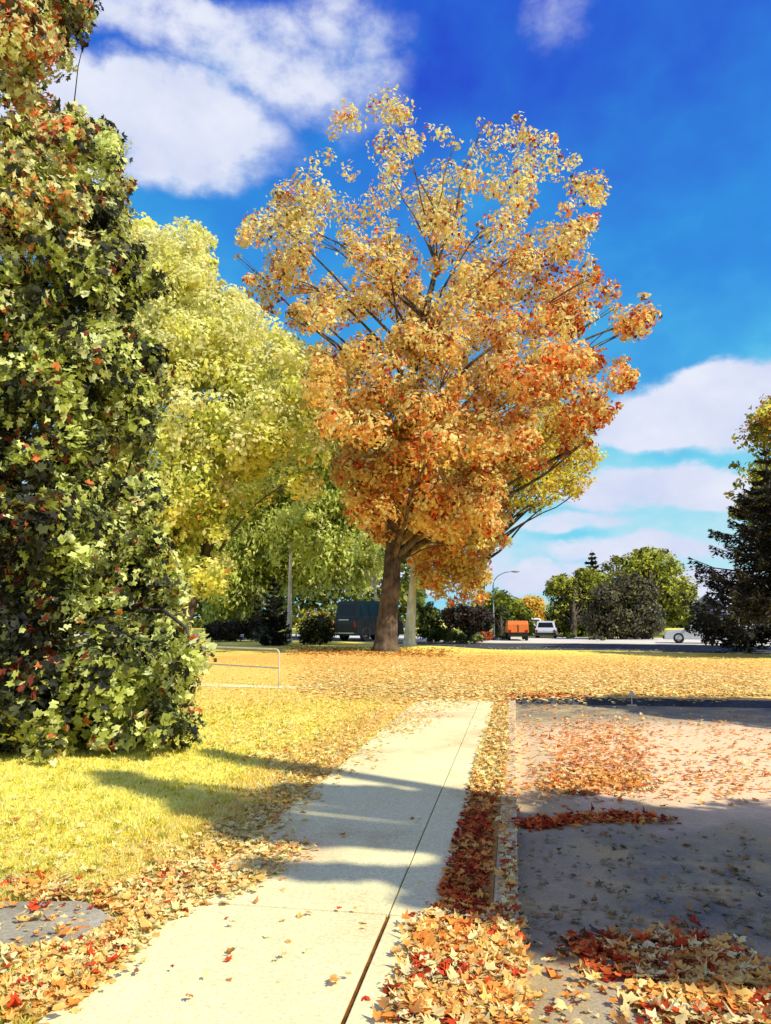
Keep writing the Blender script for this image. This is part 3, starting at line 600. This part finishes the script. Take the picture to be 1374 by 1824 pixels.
spruce('distant_fir', 'dark conifer tip poking above the yellow-green tree in the far clump', 'conifer', pt(1060, 1128, 82)*np.array([1, 1, 0]), 8.9, 3.2, dkp, 5, 18, 'evergreens beyond the lawn', .5, 260)

# right edge: spruce, oak behind it, junipers under them
op = [((146, 150, 58), lambda x, y: 3-2*g(800-y, 0, 80)), ((108, 116, 48), lambda x, y: 2.4-1.6*g(800-y, 0, 80)), ((206, 122, 62), lambda x, y: .2+2.2*g(790-y, 0, 60)), ((236, 200, 80), lambda x, y: .9+1.5*g(800-y, 0, 80)), ((82, 84, 46), 1.5), ((232, 160, 84), lambda x, y: .2+1.5*g(800-y, 0, 60))]
tree('oak', 'olive oak with orange top rising behind the dark spruce at the right edge', 'tree', [(1285, 760), (1300, 735), (1340, 715), (1352, 690), (1372, 668), (1480, 640), (1590, 720), (1620, 900), (1560, 1010), (1400, 1020), (1330, 960), (1300, 880), (1278, 810)], 37, gp(1440, 1160), 30000, .24, op, .4, gain=1.6, nclump=80, rpx=(24, 46), cell=.7, group='trees round the lawn', dmin=33)
spruce('tall_spruce', 'dark ragged spruce at the right edge with boughs reaching left', 'spruce', gp(1390, 1170), 9.0, 3.6, [((38, 38, 34), 3), ((54, 52, 42), 2), ((76, 74, 44), 1), ((28, 28, 28), 2)], 17, 18, 'evergreens beyond the lawn', .22, 360, gap=.22)
bush('juniper', 'sprawling dark juniper under the boughs of the tall spruce', 'shrub', [(1222, 1118), (1250, 1080), (1257, 1052), (1270, 1078), (1300, 1104), (1345, 1112), (1390, 1108), (1420, 1150), (1330, 1158), (1240, 1150), (1250, 1132)], 36, gp(1320, 1158), 4600, .17,
     [((44, 44, 40), 3), ((66, 62, 50), 2), ((98, 94, 60), 1), ((30, 30, 30), 2)], nclump=40, rpx=(8, 22), group='shrubs beyond the lawn')
# the far wood that closes the view
X, Y = [], []
mbk = []
for (x0, x1, d, t0, n) in ((-700, 760, 120, 900, 42000), (860, 1010, 150, 1080, 3500), (1000, 2300, 120, 1062, 15000)):
    nx = RNG.uniform(x0, x1, n); topy = t0+14*np.sin(nx*.021)+10*np.sin(nx*.057+1)+5*np.sin(nx*.13)
    yy = topy+(1118-topy)*RNG.random(n)
    mbk.append((pt(nx, yy, d+RNG.uniform(-4, 4, n)), nx, yy))
P = np.concatenate([m[0] for m in mbk]); X = np.concatenate([m[1] for m in mbk]); Y = np.concatenate([m[2] for m in mbk]); k = P[:, 2] > 0; P, X, Y = P[k], X[k], Y[k]; n = len(P)
u = .7*h01(np.floor(P[:, 0]/4), np.floor(P[:, 2]/3), np.ones(n))+.3*RNG.random(n)
V, F, c = leaf_arrays(P, RNG.uniform(.6, 1.5, n)*1.0, RNG.normal(size=(n, 3))+SUNV*.8, pick([((130, 140, 64), 3), ((96, 104, 54), 2), ((170, 170, 84), 1.5), ((214, 180, 90), .8)], X, Y, u)*RNG.uniform(.8, 1.2, n)[:, None])
props(link_mesh('far_wood', arr_mesh('far_wood', V, F, np.clip(c, 0, 1)), MATS['leaf']), kind='stuff')

# ------------------------------------------------------------------ pipe railing
simple('white_paint', lin((212, 204, 184)), .5, noise=.12, scale=9, bump=.05)
pA, pB = gp(497, 1223), gp(300, 1207)
dv = (pB-pA); dv /= np.linalg.norm(dv)
rr = thing('pipe_railing', pA, 'white two-bar pipe railing with a rounded end on the lawn, running behind the nearest tree', 'railing')
mb = MB(); L_ = 9.0; H_ = .86; r_ = .13
arc = [(r_-r_*math.sin(a), H_-r_+r_*math.cos(a)) for a in np.linspace(math.pi/2, 0, 7)]
mb.tube([(0, 0, -.1), (0, 0, .4)]+[(dv[0]*s, dv[1]*s, z) for s, z in arc]+[(dv[0]*L_, dv[1]*L_, H_)], [.018]*(2+len(arc)+1), 8)
mb.build('top_rail', MATS['white_paint'], rr, smooth=True)
mb = MB(); mb.tube([(dv[0]*.02, dv[1]*.02, .42), (dv[0]*L_, dv[1]*L_, .42)], [.018, .018], 8); mb.build('lower_rail', MATS['white_paint'], rr, smooth=True)
for s in (4.6, 9.0):
    mb = MB(); mb.tube([(dv[0]*s, dv[1]*s, -.1), (dv[0]*s, dv[1]*s, H_-.015)], [.02, .02], 8); mb.build('post', MATS['white_paint'], rr, smooth=True)
# marker stake at the end of the road
gpz = gp(1126, 1258, ROAD_Z); q = thing('marker_stake', gpz, 'tiny pale stake standing in the dark shadow band at the end of the road', 'stake')
mb = MB(); mb.tube([(0, 0, -.05), (0, 0, .3)], [.012, .011], 8); mb.build('post', MATS['white_paint'], q, smooth=True)
mb = MB(); mb.box(-.035, .035, -.016, -.012, .2, .29); mb.build('plate', MATS['white_paint'], q, bevel=.002)
mb = MB(); mb.box(-.09, .09, -.05, .05, .0, .03); mb.build('foot', MATS['kerb_stone'], q, bevel=.008)
# street lamp
simple('lamp_metal', lin((128, 132, 134)), .5, .4, noise=.1)
simple('lamp_glass', lin((226, 230, 224)), .25, noise=.05)
lb = gp(880.5, 1140.5); lp = thing('street_lamp', lb, 'thin grey street lamp with a long curved arm beside the far road', 'street lamp'); ld = np.dot(lb, FH); k = ld/FPX
HT = (1141-1045)*k
mb = MB(); mb.tube([(0, 0, -.1), (0, 0, .5), (0, 0, HT)], [.08, .06, .04], 10); mb.build('pole', MATS['lamp_metal'], lp, smooth=True)
mb = MB(); mb.tube([(0, 0, -.02), (0, 0, .35)], [.17, .15], 10); mb.build('base', MATS['lamp_metal'], lp, smooth=True)
mb = MB(); ap = [RT*(34*k*(1-math.cos(a)))+np.array([0, 0, HT-.02+25*k*math.sin(a)]) for a in np.linspace(0, math.pi/2, 9)]
mb.tube(ap, [.03]*5+[.025]*4, 8); mb.build('arm', MATS['lamp_metal'], lp, smooth=True)
mb = MB(); e = ap[-1]; mb.tube([e-RT*.05, e+RT*.12, e+RT*.42, e+RT*.55], [.03, .06, .055, .02], 10); hd = mb.build('lamp_head', MATS['lamp_metal'], lp, smooth=True)
mb = MB(); mb.tube([e+RT*.12-UP*.05, e+RT*.4-UP*.05], [.035, .03], 8); mb.build('lens', MATS['lamp_glass'], hd, smooth=True)

# ------------------------------------------------------------------ vehicles (local: +y forward, x across)
def vpaint(name, col, rough=.3): return simple(name, lin(col), rough, .0, noise=.06, scale=3, bump=0, spec=.5)
vpaint('paint_black', (15, 16, 17), .35); vpaint('paint_orange', (226, 118, 48), .45); vpaint('paint_silver', (196, 202, 210), .3); vpaint('paint_white', (226, 226, 222), .35)
simple('glass_dark', lin((20, 22, 25)), .2, 0, noise=.05, bump=0, spec=.35); simple('glass_sky', lin((176, 190, 214)), .08, 0, noise=.05, bump=0, spec=.8); simple('rubber', lin((28, 28, 28)), .85, noise=.15)  # glass_sky: sky reflection painted into the pane colour
simple('rim_metal', lin((150, 150, 150)), .35, .7, noise=.1); simple('chrome', lin((205, 205, 205)), .3, .6, noise=.05, bump=0); simple('lamp_red', lin((150, 24, 20)), .3, noise=.05, bump=0); simple('trim_black', lin((24, 24, 24)), .7, noise=.1)
def wheel(root, x, y, r, w):
    wr = MB(); prof = [(-.5*w, r*.62), (-.5*w, r*.92), (-.32*w, r), (.32*w, r), (.5*w, r*.92), (.5*w, r*.62)]
    def lathe(mb, prof, seg=20):
        n = len(prof); vs = []
        for k in range(seg):
            a = 2*math.pi*k/seg
            vs += [(x+px_, y+pr*math.cos(a), r+pr*math.sin(a)) for px_, pr in prof]
        fs = [(k*n+i, k*n+i+1, ((k+1) % seg)*n+i+1, ((k+1) % seg)*n+i) for k in range(seg) for i in range(n-1)]
        mb.add(vs, fs)
    lathe(wr, prof); t = wr.build('wheel', MATS['rubber'], root, smooth=True)
    rm = MB(); s = 1 if x > 0 else -1
    lathe(rm, [(-.42*w, r*.63), (s*.2*w, r*.6), (s*.38*w, r*.3), (s*.42*w, .001)]); rm.build('rim', MATS['rim_metal'], t, smooth=True)
def car(name, label, cat, base, rz, L, W, H, paint, van=False, glass='glass_dark', group=None, grey_bumper='trim_black'):
    root = thing(name, base, label, cat, group, rz); hl, hw = L/2, W/2; r = .15*H+.1
    cl = r*.75; belt = H*.56
    if van: prof = [(-hl, cl), (-hl-.02, belt*.8), (-hl+.02, belt), (hl*.36, belt), (hl*.62, belt*.98), (hl-.12, belt*.86), (hl, belt*.6), (hl, cl)]
    else: prof = [(-hl, cl), (-hl-.02, belt*.75), (-hl+.06, belt), (hl*.34, belt), (hl*.6, belt*.96), (hl-.1, belt*.8), (hl, belt*.55), (hl, cl)]
    mb = MB(); mb.prism(prof, -hw, hw); mb.build('body', MATS[paint], root, bevel=.05)
    tw = lambda z: 1-.16*max(0, (z-belt)/(H-belt))
    if van: cp = [(-hl+.03, belt-.02), (-hl+.20, H-.04), (-hl+.5, H), (hl*.02, H), (hl*.16, H-.06), (hl*.42, belt-.02)]
    else: cp = [(-hl+.25, belt-.02), (-hl+L*.16, H-.05), (-hl+L*.3, H), (hl*.02, H), (hl*.1, H-.04), (hl*.42, belt-.02)]
    mb = MB(); mb.prism(cp, -hw*.95, hw*.95, tw); mb.build('cabin', MATS[paint], root, bevel=.04)
    # glazing stands just proud of the cabin
    zl, zh = belt+.06*H, H-.09*H
    def slope(p, q, z): return p[0]+(q[0]-p[0])*(z-p[1])/(q[1]-p[1])
    yb = [slope(cp[0], cp[1], z)-.012 for z in (zl, zh)]; yf = [slope(cp[-1], cp[-2], z)+.03 for z in (zl, zh)]
    mb = MB(); a, b = hw*.78*tw(zl), hw*.74*tw(zh); mb.add([(-a, yb[0], zl), (a, yb[0], zl), (b, yb[1], zh), (-b, yb[1], zh)], [(0, 1, 2, 3)]); mb.build('rear_window', MATS[glass], root)
    mb = MB(); mb.add([(-a, yf[0], zl), (a, yf[0], zl), (b, yf[1], zh), (-b, yf[1], zh)], [(0, 3, 2, 1)]); mb.build('windscreen', MATS['glass_sky'], root)
    ys_ = [yb[0]+.35, yb[0]+.35+(yf[0]-yb[0]-.7)*.34, yb[0]+.35+(yf[0]-yb[0]-.7)*.67, yf[0]-.3]
    for s in (-1, 1):
        for i in range(3):
            y0, y1 = ys_[i]+.04, ys_[i+1]-.04; tl = .2 if i == 0 else 0; tr = .3 if i == 2 else 0
            x0 = s*(hw*.95*tw(zl)+.012); x1 = s*(hw*.95*tw(zh)+.012)
            mb = MB(); mb.add([(x0, y0, zl), (x0, y1, zl), (x1, y1-tr, zh), (x1, y0+tl, zh)], [(0, 1, 2, 3)]); mb.build('side_window', MATS[glass], root)
    for s in (-1, 1):
        wheel(root, s*(hw-.1), -hl*.62, r, .22); wheel(root, s*(hw-.1), hl*.62, r, .22)
        mb = MB(); mb.box(s*hw*.86-.08, s*hw*.86+.08, -hl-.05, -hl+.02, belt*.62, belt*.88); mb.build('tail_light', MATS['lamp_red'], root, bevel=.015)
        mb = MB(); mb.box(s*hw*.72-.14, s*hw*.72+.14, hl-.06, hl+.02, belt*.55, belt*.7); mb.build('headlight', MATS['lamp_glass'], root, bevel=.02)
        mb = MB(); mb.box(s*(hw+.02), s*(hw+.2), hl*.36, hl*.42, belt, belt+.16); mb.build('mirror', MATS['trim_black'], root, bevel=.03)
    for y0, y1 in ((-hl-.14, -hl+.05), (hl-.05, hl+.1)):
        mb = MB(); mb.box(-hw*.98, hw*.98, y0, y1, cl+.02, cl+.2); mb.build('bumper', MATS[grey_bumper], root, bevel=.04)
    return root
yaw_to = lambda px: math.atan((px-917)/FPX)
# black van: rear turned to the camera, nose to the right
bv = pt(640, 1140, 54); bv[2] = .012
bvr = car('black_van', 'black van seen from behind, parked beyond the stout dark trunk', 'van', bv+RT*.75, YAW-rad(38), 5.3, 2.05, 2.72, 'paint_black', True, grey_bumper='trim_black')
mb = MB(); mb.box(-.9, .9, -5.3/2-.16, -5.3/2-.145, .52, .58); mb.build('bumper_strip', MATS['chrome'], bvr)
mb = MB(); mb.box(-.55, .35, -5.3/2-.05, -5.3/2-.03, 1.40, 1.47); mb.build('tailgate_trim', MATS['chrome'], bvr)
cb = gp(974, 1136); cb[2] = .012
car('silver_car', 'small silver car with dark windows parked before the far clump of trees', 'car', cb, YAW+rad(-14), 3.7, 1.6, 1.32, 'paint_silver', group='cars on the far forecourt')
cb = pt(944, 1128, 84); cb[2] = .0
car('white_car', 'tiny white car just right of the orange truck', 'car', cb, YAW+rad(10), 4.2, 1.75, 1.55, 'paint_white', group='cars on the far forecourt')
cb = pt(1250, 1128, 48); cb[2] = .012
car('pale_car', 'pale car half hidden behind the dark juniper at the right', 'car', cb, YAW+rad(70), 4.4, 1.8, 1.55, 'paint_silver', glass='glass_sky', group='cars on the far forecourt')
# orange truck seen end on
ob = gp(921, 1140.5); ob[2] = .012
tr = thing('orange_truck', ob, 'boxy orange truck seen end on, parked beside the far road', 'truck', None, YAW+rad(-6))
mb = MB(); mb.prism([(-1.6, .55), (-1.6, 1.12), (-1.45, 1.36), (1.0, 1.36), (1.0, .55)], -.72, .72, lambda z: 1-.06*(z > 1.3)); mb.build('box', MATS['paint_orange'], tr, bevel=.04)
mb = MB(); mb.prism([(1.05, .5), (1.05, 1.3), (1.3, 1.32), (1.9, 1.0), (2.5, .9), (2.55, .5)], -.68, .68); mb.build('cab', MATS['paint_orange'], tr, bevel=.05)
mb = MB(); mb.box(-.7, .7, -1.68, -1.55, .3, .5); mb.build('bumper', MATS['trim_black'], tr, bevel=.02)
mb = MB(); mb.box(-.55, .55, -1.5, 2.4, .32, .52); mb.build('chassis', MATS['trim_black'], tr)
mb = MB(); mb.box(-.035, .035, -1.62, -1.605, .6, 1.08); mb.build('door_seam', MATS['trim_black'], tr)
for s in (-1, 1):
    wheel(tr, s*.6, -1.0, .3, .2); wheel(tr, s*.6, 1.8, .3, .2)
    mb = MB(); mb.box(s*.58-.09, s*.58+.09, -1.66, -1.605, .58, .74); mb.build('tail_light', MATS['lamp_red'], tr, bevel=.01)
# pale house glimpsed at the right
simple('house_wall', lin((196, 204, 222)), .8, noise=.1, scale=3); simple('roof_pale', lin((214, 220, 232)), .7, noise=.12, scale=5)
hb = pt(1335, 1128, 62); hb[2] = 0
hs = thing('house', hb, 'low pale blue house showing between the spruce boughs at the right edge', 'house', None, YAW+rad(8))
mb = MB(); mb.box(-3.2, 3.2, -2.5, 2.5, -.1, 2.35); mb.build('wall', MATS['house_wall'], hs)
mb = MB(); mb.prism([(-3.0, 2.36), (0, 3.5), (3.0, 2.36), (3.0, 2.24), (0, 3.38), (-3.0, 2.24)], -3.6, 3.6); mb.build('roof', MATS['roof_pale'], hs)
mb = MB()
for x in (-2.0, .8, 2.3):
    mb = MB(); mb.box(x-.5, x+.5, -2.56, -2.49, .9, 1.9); w_ = mb.build('window', MATS['white_paint'], hs)
    mb = MB(); mb.box(x-.43, x+.43, -2.58, -2.555, .97, 1.83); mb.build('pane', MATS['glass_dark'], w_)
mb = MB(); mb.box(-.95, -.05, -2.55, -2.49, 0, 2.0); mb.build('door', MATS['trim_black'], hs, bevel=.01)

# ------------------------------------------------------------------ trees across the road: beyond the right edge of the picture, their shade falls on the street
def shade_tree(name, label, spots, base, trunk_r, n, leaf, pal, forkz):
    base = np.asarray(base, float); root = thing(name, base, label, 'tree', 'street trees across the road')
    CC = []; CR = []
    for (x, y, X0, r, cnt, jit) in spots:                               # a bough over X0 shades the ground at (x, y)
        for _ in range(cnt):
            gx = x+RNG.normal(0, jit[0]); gy = y+RNG.normal(0, jit[1]); xx = X0+RNG.normal(0, .5)
            t = (xx-gx)/SUNV[0]; CC.append(np.array([gx, gy, 0])+SUNV*t); CR.append(r*RNG.uniform(.75, 1.2))
    CC = np.array(CC); CR = np.array(CR); k = CC[:, 2] > 1.6; CC, CR = CC[k], CR[k]
    ci = RNG.choice(len(CC), n, p=CR**1.4/np.sum(CR**1.4)); v = RNG.normal(size=(n, 3)); v /= np.linalg.norm(v, axis=1, keepdims=True)
    P = CC[ci]+v*(RNG.random(n)**.45*CR[ci])[:, None]
    col = pick(pal, P[:, 0], P[:, 1], RNG.random(n))*RNG.uniform(.8, 1.15, n)[:, None]
    V, F, c = leaf_arrays(P-base, RNG.uniform(.7, 1.3, n)*leaf, v+RNG.normal(size=(n, 3))*.7, np.clip(col, 0, 1))
    link_mesh('crown', arr_mesh('crown', V, F, c), MATS['leaf_dull'], root)
    mb = MB(); tz = max(CC[:, 2].max()*.95, 4)
    TPt = [base+np.array([0, 0, z]) for z in np.linspace(0, tz, 8)]
    mb.tube([TPt[0]-UP*.1]+TPt, [trunk_r*1.4]+[trunk_r*(1-.75*i/7) for i in range(8)], 12, .05)
    for j in range(len(CC)):
        a = base+np.array([0, 0, min(max(CC[j][2]*.55, 1.5), tz)]); m_ = a*.5+CC[j]*.5+UP*.3; r0 = .015*np.linalg.norm(CC[j]-a)+.015
        mb.tube([a, m_, CC[j]], [r0, r0*.7, r0*.2], 6, 0, False)
    mb.build('trunk', MATS['bark_brown'], root, smooth=True, origin=base)
stp = [((196, 130, 60), 3), ((226, 170, 90), 2), ((150, 110, 50), 2), ((170, 66, 30), 1)]
# spots: ground x, y of the shade, x of the bough, radius, count, spread
def bough(x0, y0, x1, y1, X0, r0, r1, n, j=(.08, .06)):
    return [(x0+(x1-x0)*t, y0+(y1-y0)*t, X0, r0+(r1-r0)*t, 1, j) for t in np.linspace(0, 1, n)]
sp_ = bough(.6, 6.75, -1.9, 7.05, 7.2, .30, .27, 16, (.06, .03))+bough(-2.2, 8.0, -3.8, 8.95, 7.2, .26, .11, 10, (.05, .03))
sp_ += bough(.2, 5.7, -1.9, 5.72, 7.0, .33, .30, 17, (.06, .03))+bough(-2.1, 6.1, -4.2, 7.55, 7.0, .32, .15, 15, (.05, .04))
sp_ += bough(.1, 4.9, -1.55, 4.85, 7.1, .2, .12, 9, (.06, .03))+bough(-.3, 5.4, -.62, 4.5, 7.1, .2, .1, 6, (.03, .03))
sp_ += [(.75, 5.6, 7.6, .42, 14, (.15, .6)), (1.3, 5.6, 7.8, .6, 24, (.6, .75)), (2.6, 5.5, 8.2, .65, 26, (.7, .8)), (4.0, 5.2, 8.8, .7, 22, (.8, .9)), (2.2, 4.15, 8.2, .16, 12, (.8, .05))]
shade_tree('street_maple', 'street maple across the road whose shade crosses the near pavement', sp_, (9.2, 2.2, 0), .26, 125000, .15, stp, 3)
shade_tree('street_ash', 'street ash across the road shading the far end of the carriageway',
           bough(1.6, 15.9, 2.6, 15.3, 9.5, .22, .5, 8)+bough(2.4, 15.6, 5.6, 15.0, 10, .5, .8, 26, (.15, .2))+bough(2.1, 16.25, 6.2, 15.9, 9.8, .3, .45, 18, (.1, .06))+bough(2.8, 14.5, 5.6, 14.0, 10, .5, .9, 24, (.15, .25))+[(5.8, 14.2, 11, .7, 22, (.7, .7))], (12.2, 10.6, 0), .24, 80000, .17, stp, 3)

# ------------------------------------------------------------------ sky, sun, camera
w = bpy.data.worlds.new('World'); sc.world = w; w.use_nodes = True; nt = w.node_tree; nt.nodes.clear(); Lk = nt.links.new
out = node(nt, 'ShaderNodeOutputWorld'); bg = node(nt, 'ShaderNodeBackground'); bg.inputs[1].default_value = .12; Lk(bg.outputs[0], out.inputs[0])
sky = node(nt, 'ShaderNodeTexSky', sky_type='NISHITA'); sky.sun_disc = False; sky.sun_elevation = SUN_EL; sky.sun_rotation = math.atan2(SUN[0], SUN[1])
sky.air_density = 1.0; sky.dust_density = .3; sky.ozone_density = 3.0
tc = node(nt, 'ShaderNodeTexCoord'); sp = node(nt, 'ShaderNodeSeparateXYZ'); Lk(tc.outputs['Generated'], sp.inputs[0])
def mth(op, a, b=None, c=None):
    n_ = node(nt, 'ShaderNodeMath', operation=op)
    for i, v_ in enumerate((a, b, c)):
        if v_ is None: continue
        if isinstance(v_, (int, float)): n_.inputs[i].default_value = v_
        else: Lk(v_, n_.inputs[i])
    return n_.outputs[0]
az = mth('ARCTAN2', sp.outputs[0], sp.outputs[1]); el = mth('ARCSINE', sp.outputs[2])
cv = node(nt, 'ShaderNodeCombineXYZ'); Lk(az, cv.inputs[0]); Lk(el, cv.inputs[1])
def noise(scale, detail, rough=.55, sx=1., sy=1., off=0.):
    mp = node(nt, 'ShaderNodeMapping'); mp.inputs['Scale'].default_value = (sx, sy, 1); mp.inputs['Location'].default_value = (off, off*.7, 0); Lk(cv.outputs[0], mp.inputs[0])
    n_ = node(nt, 'ShaderNodeTexNoise'); n_.inputs['Scale'].default_value = scale; n_.inputs['Detail'].default_value = detail; n_.inputs['Roughness'].default_value = rough; Lk(mp.outputs[0], n_.inputs['Vector'])
    return n_.outputs['Fac'], n_.outputs['Color']
nA, nAc = noise(7, 6, .55, 1, 1.5); nB, _ = noise(16, 5, .6, 1, 1.6, 4.2); nC, _ = noise(3.4, 4, .5, 1, 1.2, 9.1)
# wandering edges
wv = node(nt, 'ShaderNodeVectorMath', operation='MULTIPLY_ADD'); Lk(nAc, wv.inputs[0]); wv.inputs[1].default_value = (.13, .09, 0)
sb_ = node(nt, 'ShaderNodeVectorMath', operation='SUBTRACT'); Lk(cv.outputs[0], sb_.inputs[0]); sb_.inputs[1].default_value = (.065, .045, 0); Lk(sb_.outputs[0], wv.inputs[2])
def dirof(px, py):
    P_ = pt(px, py, 10.)-CAM; P_ = P_/np.linalg.norm(P_); return math.atan2(P_[0], P_[1]), math.asin(P_[2])
mask = None
for (px, py, hx, hy, s) in [(290, 225, 245, 94, .86), (120, 165, 95, 70, .95), (510, 115, 270, 85, .52), (600, 60, 150, 70, .45), (300, 30, 260, 50, .52), (640, 200, 120, 60, .3), (60, 260, 120, 90, .9), (990, 45, 90, 60, .24), (1290, 718, 205, 64, 1.1), (1150, 765, 130, 30, .8), (1190, 866, 200, 44, 1.05), (1000, 930, 120, 26, .6),
                            (1130, 985, 160, 26, .72), (950, 1028, 120, 36, .7), (1260, 1056, 150, 36, .8), (700, 1010, 300, 60, .6), (1700, 700, 300, 90, .9), (-500, 200, 500, 120, .8), (-300, 800, 500, 80, .6), (2000, 980, 400, 90, .9)]:
    a, e_ = dirof(px, py)
    mp = node(nt, 'ShaderNodeMapping'); sx, sy = FPX/hx*.92, FPX/hy*.92
    mp.inputs['Scale'].default_value = (sx, sy, 0); mp.inputs['Location'].default_value = (-a*sx, -e_*sy, 0); Lk(wv.outputs[0], mp.inputs[0])
    ln = node(nt, 'ShaderNodeVectorMath', operation='LENGTH'); Lk(mp.outputs[0], ln.inputs[0])
    mr = node(nt, 'ShaderNodeMapRange', interpolation_type='SMOOTHSTEP'); Lk(ln.outputs['Value'], mr.inputs[0])
    mr.inputs[1].default_value = 1.25; mr.inputs[2].default_value = .35; mr.inputs[3].default_value = 0; mr.inputs[4].default_value = s
    mask = mr.outputs[0] if mask is None else mth('MAXIMUM', mask, mr.outputs[0])
oh = node(nt, 'ShaderNodeMapRange', interpolation_type='SMOOTHSTEP'); Lk(el, oh.inputs[0]); oh.inputs[1].default_value = .86; oh.inputs[2].default_value = 1.05; oh.inputs[4].default_value = .34
bh = node(nt, 'ShaderNodeMapRange', interpolation_type='SMOOTHSTEP'); Lk(sp.outputs[1], bh.inputs[0]); bh.inputs[1].default_value = .25; bh.inputs[2].default_value = -.2; bh.inputs[4].default_value = .34
mask = mth('MAXIMUM', mask, mth('MAXIMUM', oh.outputs[0], bh.outputs[0]))  # unseen cloud cover overhead and behind, added to whiten the fill light
det = mth('MULTIPLY_ADD', nB, 1.5, -.75); det2 = mth('MULTIPLY_ADD', nA, .9, -.45)
mk = mth('ADD', mask, mth('MULTIPLY', mth('ADD', det, det2), mth('MULTIPLY_ADD', mask, 1.15, .05)))
mr = node(nt, 'ShaderNodeMapRange', interpolation_type='SMOOTHSTEP'); Lk(mk, mr.inputs[0]); mr.inputs[1].default_value = .10; mr.inputs[2].default_value = .66
cloud = mr.outputs[0]
# blue: the sky texture deepened towards the zenith
gr = node(nt, 'ShaderNodeValToRGB'); er = gr.color_ramp
er.elements[0].position = 0; er.elements[0].color = (*lin((190, 240, 255)), 1); er.elements[1].position = 1; er.elements[1].color = (*lin((26, 72, 222)), 1)
for p_, c_ in ((.14, (120, 224, 252)), (.30, (66, 184, 246)), (.52, (40, 150, 240)), (.78, (34, 112, 230))):
    e2 = er.elements.new(p_); e2.color = (*lin(c_), 1)
elN = mth('ADD', mth('DIVIDE', el, .82), mth('ADD', mth('MULTIPLY_ADD', nC, .9, -.47), mth('MULTIPLY_ADD', nA, .5, -.27))); Lk(elN, gr.inputs[0])
scl = node(nt, 'ShaderNodeVectorMath', operation='SCALE'); Lk(gr.outputs[0], scl.inputs[0]); scl.inputs['Scale'].default_value = 7.8
mxs = node(nt, 'ShaderNodeMix', data_type='RGBA'); mxs.inputs[0].default_value = .85; Lk(sky.outputs[0], mxs.inputs[6]); Lk(scl.outputs[0], mxs.inputs[7])
mxc = node(nt, 'ShaderNodeMix', data_type='RGBA'); Lk(cloud, mxc.inputs[0]); Lk(mxs.outputs[2], mxc.inputs[6])
cc_ = node(nt, 'ShaderNodeMix', data_type='RGBA'); Lk(nA, cc_.inputs[0]); cc_.inputs[6].default_value = (*(lin((180, 196, 242))*8.), 1); cc_.inputs[7].default_value = (*(lin((252, 253, 255))*8.6), 1)
Lk(cc_.outputs[2], mxc.inputs[7]); Lk(mxc.outputs[2], bg.inputs[0])
try: w.cycles.sampling_method = 'MANUAL'; w.cycles.sample_map_resolution = 512
except Exception: pass
sl = bpy.data.lights.new('sun', 'SUN'); sl.energy = 5.; sl.angle = rad(.5); sl.color = (1., .95, .80)
so = bpy.data.objects.new('sun', sl); C.objects.link(so); so.rotation_euler = Vector(SUNV).to_track_quat('Z', 'Y').to_euler(); so.location = (20, -10, 30)
cd = bpy.data.cameras.new('camera'); cd.sensor_fit = 'VERTICAL'; cd.sensor_height = 36; cd.lens = 36*FPX/H0; cd.clip_end = 2000; cd.clip_start = .05
co = bpy.data.objects.new('camera', cd); C.objects.link(co); co.location = CAM; co.rotation_euler = (math.pi/2+PITCH, 0, YAW); sc.camera = co
sc.view_settings.view_transform = 'Standard'; sc.view_settings.look = 'None'; sc.view_settings.exposure = 0
sc.cycles.max_bounces = 6; sc.cycles.transparent_max_bounces = 4; sc.cycles.diffuse_bounces = 3; sc.cycles.use_denoising = True
